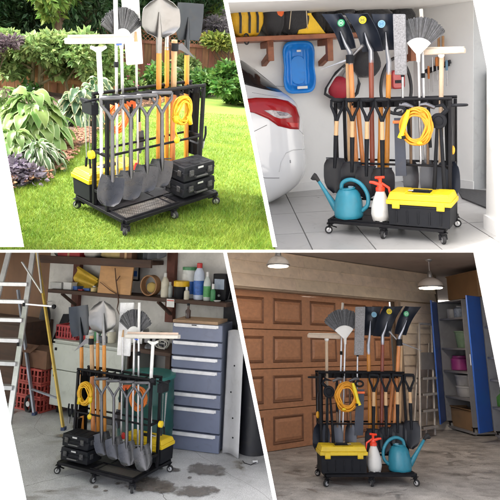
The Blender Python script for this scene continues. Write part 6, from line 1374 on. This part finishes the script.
lamp(428.5, 259.5, 277.5, 288.5, 8.7, 'white dome pendant lamp hanging near the blue cabinets'); lamp(278, 238, 256, 267, 10, 'white dome pendant lamp hanging over the left of the garage door')
# step ladder leaning on the siding
T = Thing(pl, 'step_ladder', 'narrow folded aluminium step ladder leaning on the siding wall', 'ladder'); al2 = M('worn_aluminium', (.60, .57, .53), .45, .4, .15, scale=10); yb_, yt_ = -.42, -.14
A_ = [P(420, 432, yb_), P(434.5, 428, yb_)]; B_ = [P(419, 326, yt_), P(431.5, 326, yt_)]
for p in A_: p.z = .002
zt_ = (B_[0].z+B_[1].z)/2; B_[0].z = B_[1].z = zt_
T.part('rail', MB().tube([A_[0], B_[0], B_[0]+V(.03, .01, .03), B_[1]+V(-.03, .01, .03), B_[1], A_[1]], .017, 10), al2, smooth=60)
T.part('rear_rail', MB().tube([A_[0]+V(.03, .12, 0), B_[0]+V(.03, .05, -.25)], .012, 8).tube([A_[1]+V(-.03, .12, 0), B_[1]+V(-.03, .05, -.25)], .012, 8), al2)
for k, t_ in enumerate((.08, .22, .36, .50)): a, b = lerp(A_[0], B_[0], t_), lerp(A_[1], B_[1], t_); T.part('tread', MB().beam(a, b, .10, .022), M('tread_dark', (.09, .085, .08), .7), bevel=.003); T.part('tread_edge', MB().beam(a+V(0, -.055, .0), b+V(0, -.055, .0), .008, .03), al2)
a, b, c, d = [lerp(A_[i], B_[i], t_) for i, t_ in ((0, .58), (1, .58), (1, .74), (0, .74))]; T.part('tray', MB().hull([p+V(0, -.03, 0) for p in (a, b, c, d)], [p+V(0, -.01, 0) for p in (a, b, c, d)]), M('tray_grey', (.19, .18, .175), .6), bevel=.003)
# ---- blue cabinets
blue = M('blue_enamel', (.035, .14, .56), .38, 0, .07, scale=2, bump=.015, coat=.15); ins = M('cabinet_grey', (.34, .34, .345), .6, var=.1); shf = M('shelf_grey', (.30, .30, .31), .5, var=.08)
def cab(qa, qb, ztp, lab, shelves, items):
    w = frame2(pl, qa, qb); P = pl.P; zt = P((qa[0]+qb[0])/2, ztp, 0).z; zb = .11; dp = .46
    T = Thing(pl, 'storage_cabinet', lab, 'cabinet', 'blue storage cabinets on castors'); s = .018
    T.part('carcass', MB().box((s/2, dp/2, (zb+zt)/2), (s, dp, zt-zb)).box((w-s/2, dp/2, (zb+zt)/2), (s, dp, zt-zb)).box((w/2, dp-.006, (zb+zt)/2), (w-2*s, .01, zt-zb)).box((w/2, dp/2, zt-s/2), (w-2*s, dp-.012, s)), ins)
    zz = []
    for py in shelves: z = P((qa[0]+qb[0])/2, py, .0).z; zz.append(z); T.part('shelf', MB().box((w/2, dp/2-.003, z-.014), (w-2*s-.002, dp-.02, .026)), shf, bevel=.002)
    for x in (.05, w-.05):
        for y in (.05, dp-.06): cs = T.part('caster', MB().box((x, y, .102), (.06, .06, .012)).beam(V(x, y-.02, .10), V(x, y-.02, .04), .03, .004).beam(V(x, y+.02, .10), V(x, y+.02, .04), .03, .004), blk()); T.part('wheel', MB().lathe((x, y-.015, .045), (0, 1, 0), [(0, .036), (.004, .043), (.026, .043), (.03, .036)], 20), M('grey_wheel', (.35, .34, .33), .5), parent=cs); T.part('hub', MB().lathe((x, y-.018, .045), (0, 1, 0), [(0, .012), (.036, .012)], 12), whitep(), parent=cs)
    return T, w, zt, zb, zz
T, w1, zt1, zb1, zz = cab((447, 428.5), (474, 436.5), 299, 'blue cabinet with open doors, shelves of tubs and a carton', (317, 348, 371.5, 398, 429), None)
P = pl.P
gL = pl.G(441, 433); ld = T.part('door', MB().beam(V(-.004, -.01, (zb1+zt1)/2), V(gL.x, gL.y, (zb1+zt1)/2), .022, zt1-zb1+.0), blue, bevel=.003)
T.part('hinge', MB().box((.0, -.012, zt1*.8), (.02, .02, .06)).box((.0, -.012, zt1*.3), (.02, .02, .06)), alum(), parent=ld)
# second door, free edge towards the viewer
gA, gB = pl.G(467.5, 441), pl.G(491.5, 436.5); zdt = P(467, 292, gA.y).z
def cyl(px, py, pxw, z0, z1, y, prof, mat, name, label, cat, extra=None):
    px -= 4; c = P(px, 360, y); T = Thing(pl, name, label, cat); r = (P(px+pxw/2, 360, y)-P(px-pxw/2, 360, y)).length/2*.8; h = z1-z0
    T.part('body', MB().lathe(V(c.x, y+r, z0), (0, 0, 1), [(h*a, r*b) for a, b in prof], 24), mat, smooth=50)
    if extra: extra(T, V(c.x, y+r, z0), r, h)
    return T
Z = lambda px, py, y: P(px, py, y).z
pkm = M('pink_tub', (.48, .07, .30), .4); wt2 = M('white_tub', (.58, .58, .57), .45, var=.05); grb = M('pale_green_bucket', (.22, .34, .22), .5)
cyl(455.5, 0, 6, zz[0], Z(456, 308, .12), .10, [(0, .9), (.05, 1), (.95, 1), (1, .8)], wt2, 'paper_roll', 'small white roll on the top shelf of the blue cabinet', 'roll', lambda T, c, r, h: T.part('core', MB().lathe(c+V(0, 0, h), (0, 0, 1), [(0, r*.4), (.002, r*.4)], 14), M('core_card', (.3, .2, .12), .8)))
cyl(462.5, 0, 6.5, zz[0], Z(462, 306, .12), .10, [(0, .9), (.05, 1), (.8, 1), (.9, .7), (1, .5)], M('blue_white_tin', (.35, .42, .52), .4, var=.4, scale=30), 'paint_tin', 'blue and white tin on the top shelf of the blue cabinet', 'tin', lambda T, c, r, h: T.part('lid', MB().lathe(c+V(0, 0, h), (0, 0, 1), [(0, r*.55), (.012, r*.5)], 14), wt2))
cyl(461.5, 0, 9.5, zz[1], Z(461, 331, .1), .06, [(0, .75), (.02, .78), (.9, .98), (.92, 1.08), (1, 1.08), (1, .95)], grb, 'bucket', 'pale green bucket on the second shelf of the blue cabinet', 'bucket', lambda T, c, r, h: T.part('bail', MB().tube([c+V(r*math.cos(a), -r*.4, h*.93-.03*math.sin(a)) for a in [PI*k/10 for k in range(11)]], .004, 6), alum()))
cyl(455.5, 0, 9.5, zz[2], Z(456, 355, .1), .08, [(0, .9), (.04, 1), (.72, 1), (.8, .8), (.82, .72)], pkm, 'plastic_tub', 'bright pink screw top tub on the third shelf', 'tub', lambda T, c, r, h: T.part('lid', MB().lathe(c+V(0, 0, h*.82), (0, 0, 1), [(0, .8*r), (.12*h, .8*r), (.14*h, .6*r)], 22), pkm))
zm_ = (zz[3]+Z(459, 375, .1))/2
for i, (a_, b_) in enumerate(((zz[3], zm_), (zm_+.001, Z(459, 375, .1)))): cyl(459, 0, 12.5, a_, b_, .07, [(0, .9), (.04, .95), (.82, 1), (.84, 1.06), (1, 1.06)], wt2, 'plastic_tub', ('lower' if i == 0 else 'upper')+' of two stacked white tubs on the fourth shelf', 'tub', lambda T, c, r, h: T.part('handle', MB().tube([c+V(r*1.02*math.cos(a), -r*.5, h*.75-.02*math.sin(a)) for a in [PI*.1+PI*.8*k/10 for k in range(11)]], .003, 6), alum()))
T = Thing(pl, 'cardboard_box', 'open cardboard box on the bottom shelf of the blue cabinet', 'box'); a, b = P(449.5, 400, .05).x, w1-.05; zt_ = Z(458, 409, .05); cb_ = M('cardboard', (.40, .25, .13), .8, var=.1)
T.part('body', MB().box(((a+b)/2, .2, (zz[4]+zt_)/2), (b-a, .28, zt_-zz[4])), cb_, bevel=.003); T.part('flap', MB().box((a-.035, .2, zt_+.02), (.09, .27, .006), Matrix.Rotation(.6, 3, 'Y')), cb_); T.part('flap', MB().box(((a+b)/2, .07, zt_+.01), (b-a, .06, .006), Matrix.Rotation(-.4, 3, 'X')), cb_)
# plywood box above the cabinets
T = Thing(pl, 'plywood_box', 'brown plywood box stacked on top of the blue cabinet', 'box'); zt_ = Z(460, 275, .05); a = P(447, 285, .02).x; T.part('body', MB().box((a+.45, .25, (zt1+.004+zt_)/2), (.9, .46, zt_-zt1-.008)), M('ply_brown', (.27, .155, .07), .7, 0, .15, scale=3), bevel=.003); T.part('lid', MB().box((a+.45, .25, zt_+.004), (.92, .48, .014)), M('ply_brown'))
T, w2, zt2, zb2, z2 = cab((494.5, 440), (526, 450), 292, 'second blue cabinet at the right edge with jugs on its shelves', (325, 358, 381.5, 410.5, 439), None); P = pl.P
h_ = (zb2+zt2)/2; gA = pl.G(480, 443)
T.part('door', MB().beam(V(-.004, -.012, h_), V(gA.x, gA.y, h_), .022, zt2-zb2), blue, bevel=.003); dv = (V(gA.x, gA.y, 0)-V(0, -.012, 0))
T.part('handle', MB().tube([V(gA.x, gA.y, h_+.1)+V(0, -.03, 0)-dv*.04, V(gA.x, gA.y, h_-.04)+V(0, -.03, 0)-dv*.04], .008, 8), alum())
gj = M('green_jug', (.10, .30, .06), .4); c = V(P(499, 400, .12).x, .16, z2[3])
T = Thing(pl, 'green_jug', 'green plastic jug with handle in the second blue cabinet', 'jug'); zt_ = Z(499, 392, .12); T.part('body', MB().lathe(c, (0, 0, 1), [(0, .075), (.01, .085), ((zt_-c.z)*.65, .085), ((zt_-c.z)*.9, .035), (zt_-c.z, .033)], 20), gj, smooth=50); T.part('cap', MB().lathe(V(c.x, c.y, zt_), (0, 0, 1), [(0, .036), (.025, .034)], 16), gj)
c = V(P(494, 400, .1).x, .1, z2[3]); T = Thing(pl, 'glass_jar', 'small grey glass jar beside the green jug', 'jar'); T.part('body', MB().lathe(c, (0, 0, 1), [(0, .03), (.1, .03), (.12, .02)], 16), M('jar_grey', (.3, .32, .32), .2, coat=.5)); T.part('lid', MB().lathe(c+V(0, 0, .12), (0, 0, 1), [(0, .025), (.015, .025)], 14), alum())
c = V(P(499.5, 430, .12).x, .15, z2[4]); T = Thing(pl, 'white_jug', 'white plastic canister on the bottom shelf of the second cabinet', 'canister'); T.part('body', MB().box(c+V(0, 0, .12), (.13, .16, .24), taper=.9), wt2, bevel=.015); T.part('cap', MB().lathe(c+V(-.03, 0, .24), (0, 0, 1), [(0, .022), (.03, .02)], 14), M('cap_red', (.5, .03, .03), .4)); T.part('handle', MB().tube([c+V(.0, 0, .24), c+V(.02, 0, .28), c+V(.05, 0, .24)], .008, 8), wt2)
# wall behind the cabinets
frame2(pl, (446, 428.5), (467.5, 434.5)); wall(pl, 'workshop_side_wall', (-.25, .55), (4.5, .55), 0, zc, M('side_wall_paint', (.25, .19, .14), .8, var=.08))
pl.flush()
# ================================================================== partitions between the four places
wp = M('white_board', (.88, .88, .88), .6, var=.01, bump=.01)
part_pl = Place([0, 0, EYE[2], 0, 0, 0], [])
def wedge(pts, d0, d1):
    """slab standing between two distances, its sides running away from the front edge"""
    a = [Vector(EYE+pray(*p)*d0) for p in pts]; b = [Vector(EYE+pray(*p)*d1) for p in pts]
    return MB().hull(a, b)
FRU, FRL, FRH, BK = 3.15, 4.15, 4.15, 13.0
def pwall(name, pts, d0, d1):
    mb = wedge(pts, d0, d1); part_pl.solo(name, mb, wp, kind='structure')
g = .6/2
pwall('partition_wall', [(23, -1000), (27.5, -1000), (277, 247), (272.8, 247)], FRU, BK)  # extra height out of view, added to keep sun off the garage
pwall('partition_wall', [(223.2, 252.6), (227, 252.6), (289, 560), (285, 560)], FRL, BK)
pwall('partition_floor', [(-90, 247), (560, 247), (560, 252.6), (-90, 252.6)], FRH, BK)
pwall('white_board', [(-90, 100), (-3, 100), (24, 246.9), (-90, 246.9)], 3.2, 3.23)
pwall('white_board', [(-90, 330), (-8, 330), (26.5, 500), (32, 530), (-90, 530)], 4.2, 4.23)
pwall('white_board', [(463, -50), (560, -50), (560, 246.9), (548, 246.9), (526, 262-130), (500, 132)], 3.6, 3.63)
pwall('white_board', [(473.4, 252.7), (560, 252.7), (560, 560), (534, 560)], 4.2, 4.23)
part_pl.flush()
# unseen ground around the four places, coloured pale to bounce light into them
gm = M('pale_bounce_gravel', (.66, .63, .58), .9, var=.08, scale=2, bump=.2, bscale=60)
gp = Place([0, 0, EYE[2], 0, 0, 0], [])
gp.solo('ground', MB().add([(-400, -400, -.75), (400, -400, -.75), (400, 400, -.75), (-400, 400, -.75)], [(0, 1, 2, 3)]), gm, kind='structure')
gp.flush()

# ================================================================== sky, sun, camera
w = bpy.data.worlds.new('World'); sc.world = w; w.use_nodes = True
nt = w.node_tree; bg = nt.nodes['Background']
SUN_EL, SUN_AZ = math.radians(52), math.radians(-112)     # azimuth from +Y towards +X: sun stands left, a little behind the camera
sky = nt.nodes.new('ShaderNodeTexSky'); sky.sky_type = 'NISHITA'; sky.sun_disc = False
sky.sun_elevation = SUN_EL; sky.sun_rotation = SUN_AZ; sky.air_density = .6; sky.dust_density = 5.0; sky.ozone_density = .4
hs = nt.nodes.new('ShaderNodeHueSaturation'); hs.inputs['Saturation'].default_value = .45
nt.links.new(sky.outputs['Color'], hs.inputs['Color']); nt.links.new(hs.outputs['Color'], bg.inputs['Color'])
bg.inputs['Strength'].default_value = .15
sd = bpy.data.lights.new('sun', 'SUN'); sd.energy = 2.0; sd.angle = math.radians(.6); sd.color = (1, .955, .88)
so = bpy.data.objects.new('sun', sd); COL.objects.link(so)
dirv = Vector((math.sin(SUN_AZ)*math.cos(SUN_EL), math.cos(SUN_AZ)*math.cos(SUN_EL), math.sin(SUN_EL)))
so.rotation_euler = dirv.to_track_quat('Z', 'Y').to_euler(); so.location = (-20, -20, 30)
cd = bpy.data.cameras.new('camera'); cd.sensor_width = 36; cd.sensor_height = 36; cd.sensor_fit = 'HORIZONTAL'; cd.lens = 36*F/500; cd.shift_y = -(250-CY)/500
cd.clip_start = .05; cd.clip_end = 1500
co = bpy.data.objects.new('camera', cd); COL.objects.link(co); co.location = EYE.tolist(); co.rotation_euler = (PI/2, 0, 0)
sc.camera = co
sc.view_settings.view_transform = 'Standard'; sc.view_settings.look = 'None'; sc.view_settings.gamma = 1; sc.view_settings.use_curve_mapping = False
sc.view_settings.exposure = 2.1
sc.cycles.max_bounces = 7; sc.cycles.diffuse_bounces = 5; sc.cycles.glossy_bounces = 3; sc.cycles.transmission_bounces = 3
sc.cycles.use_adaptive_sampling = True; sc.cycles.adaptive_threshold = .025
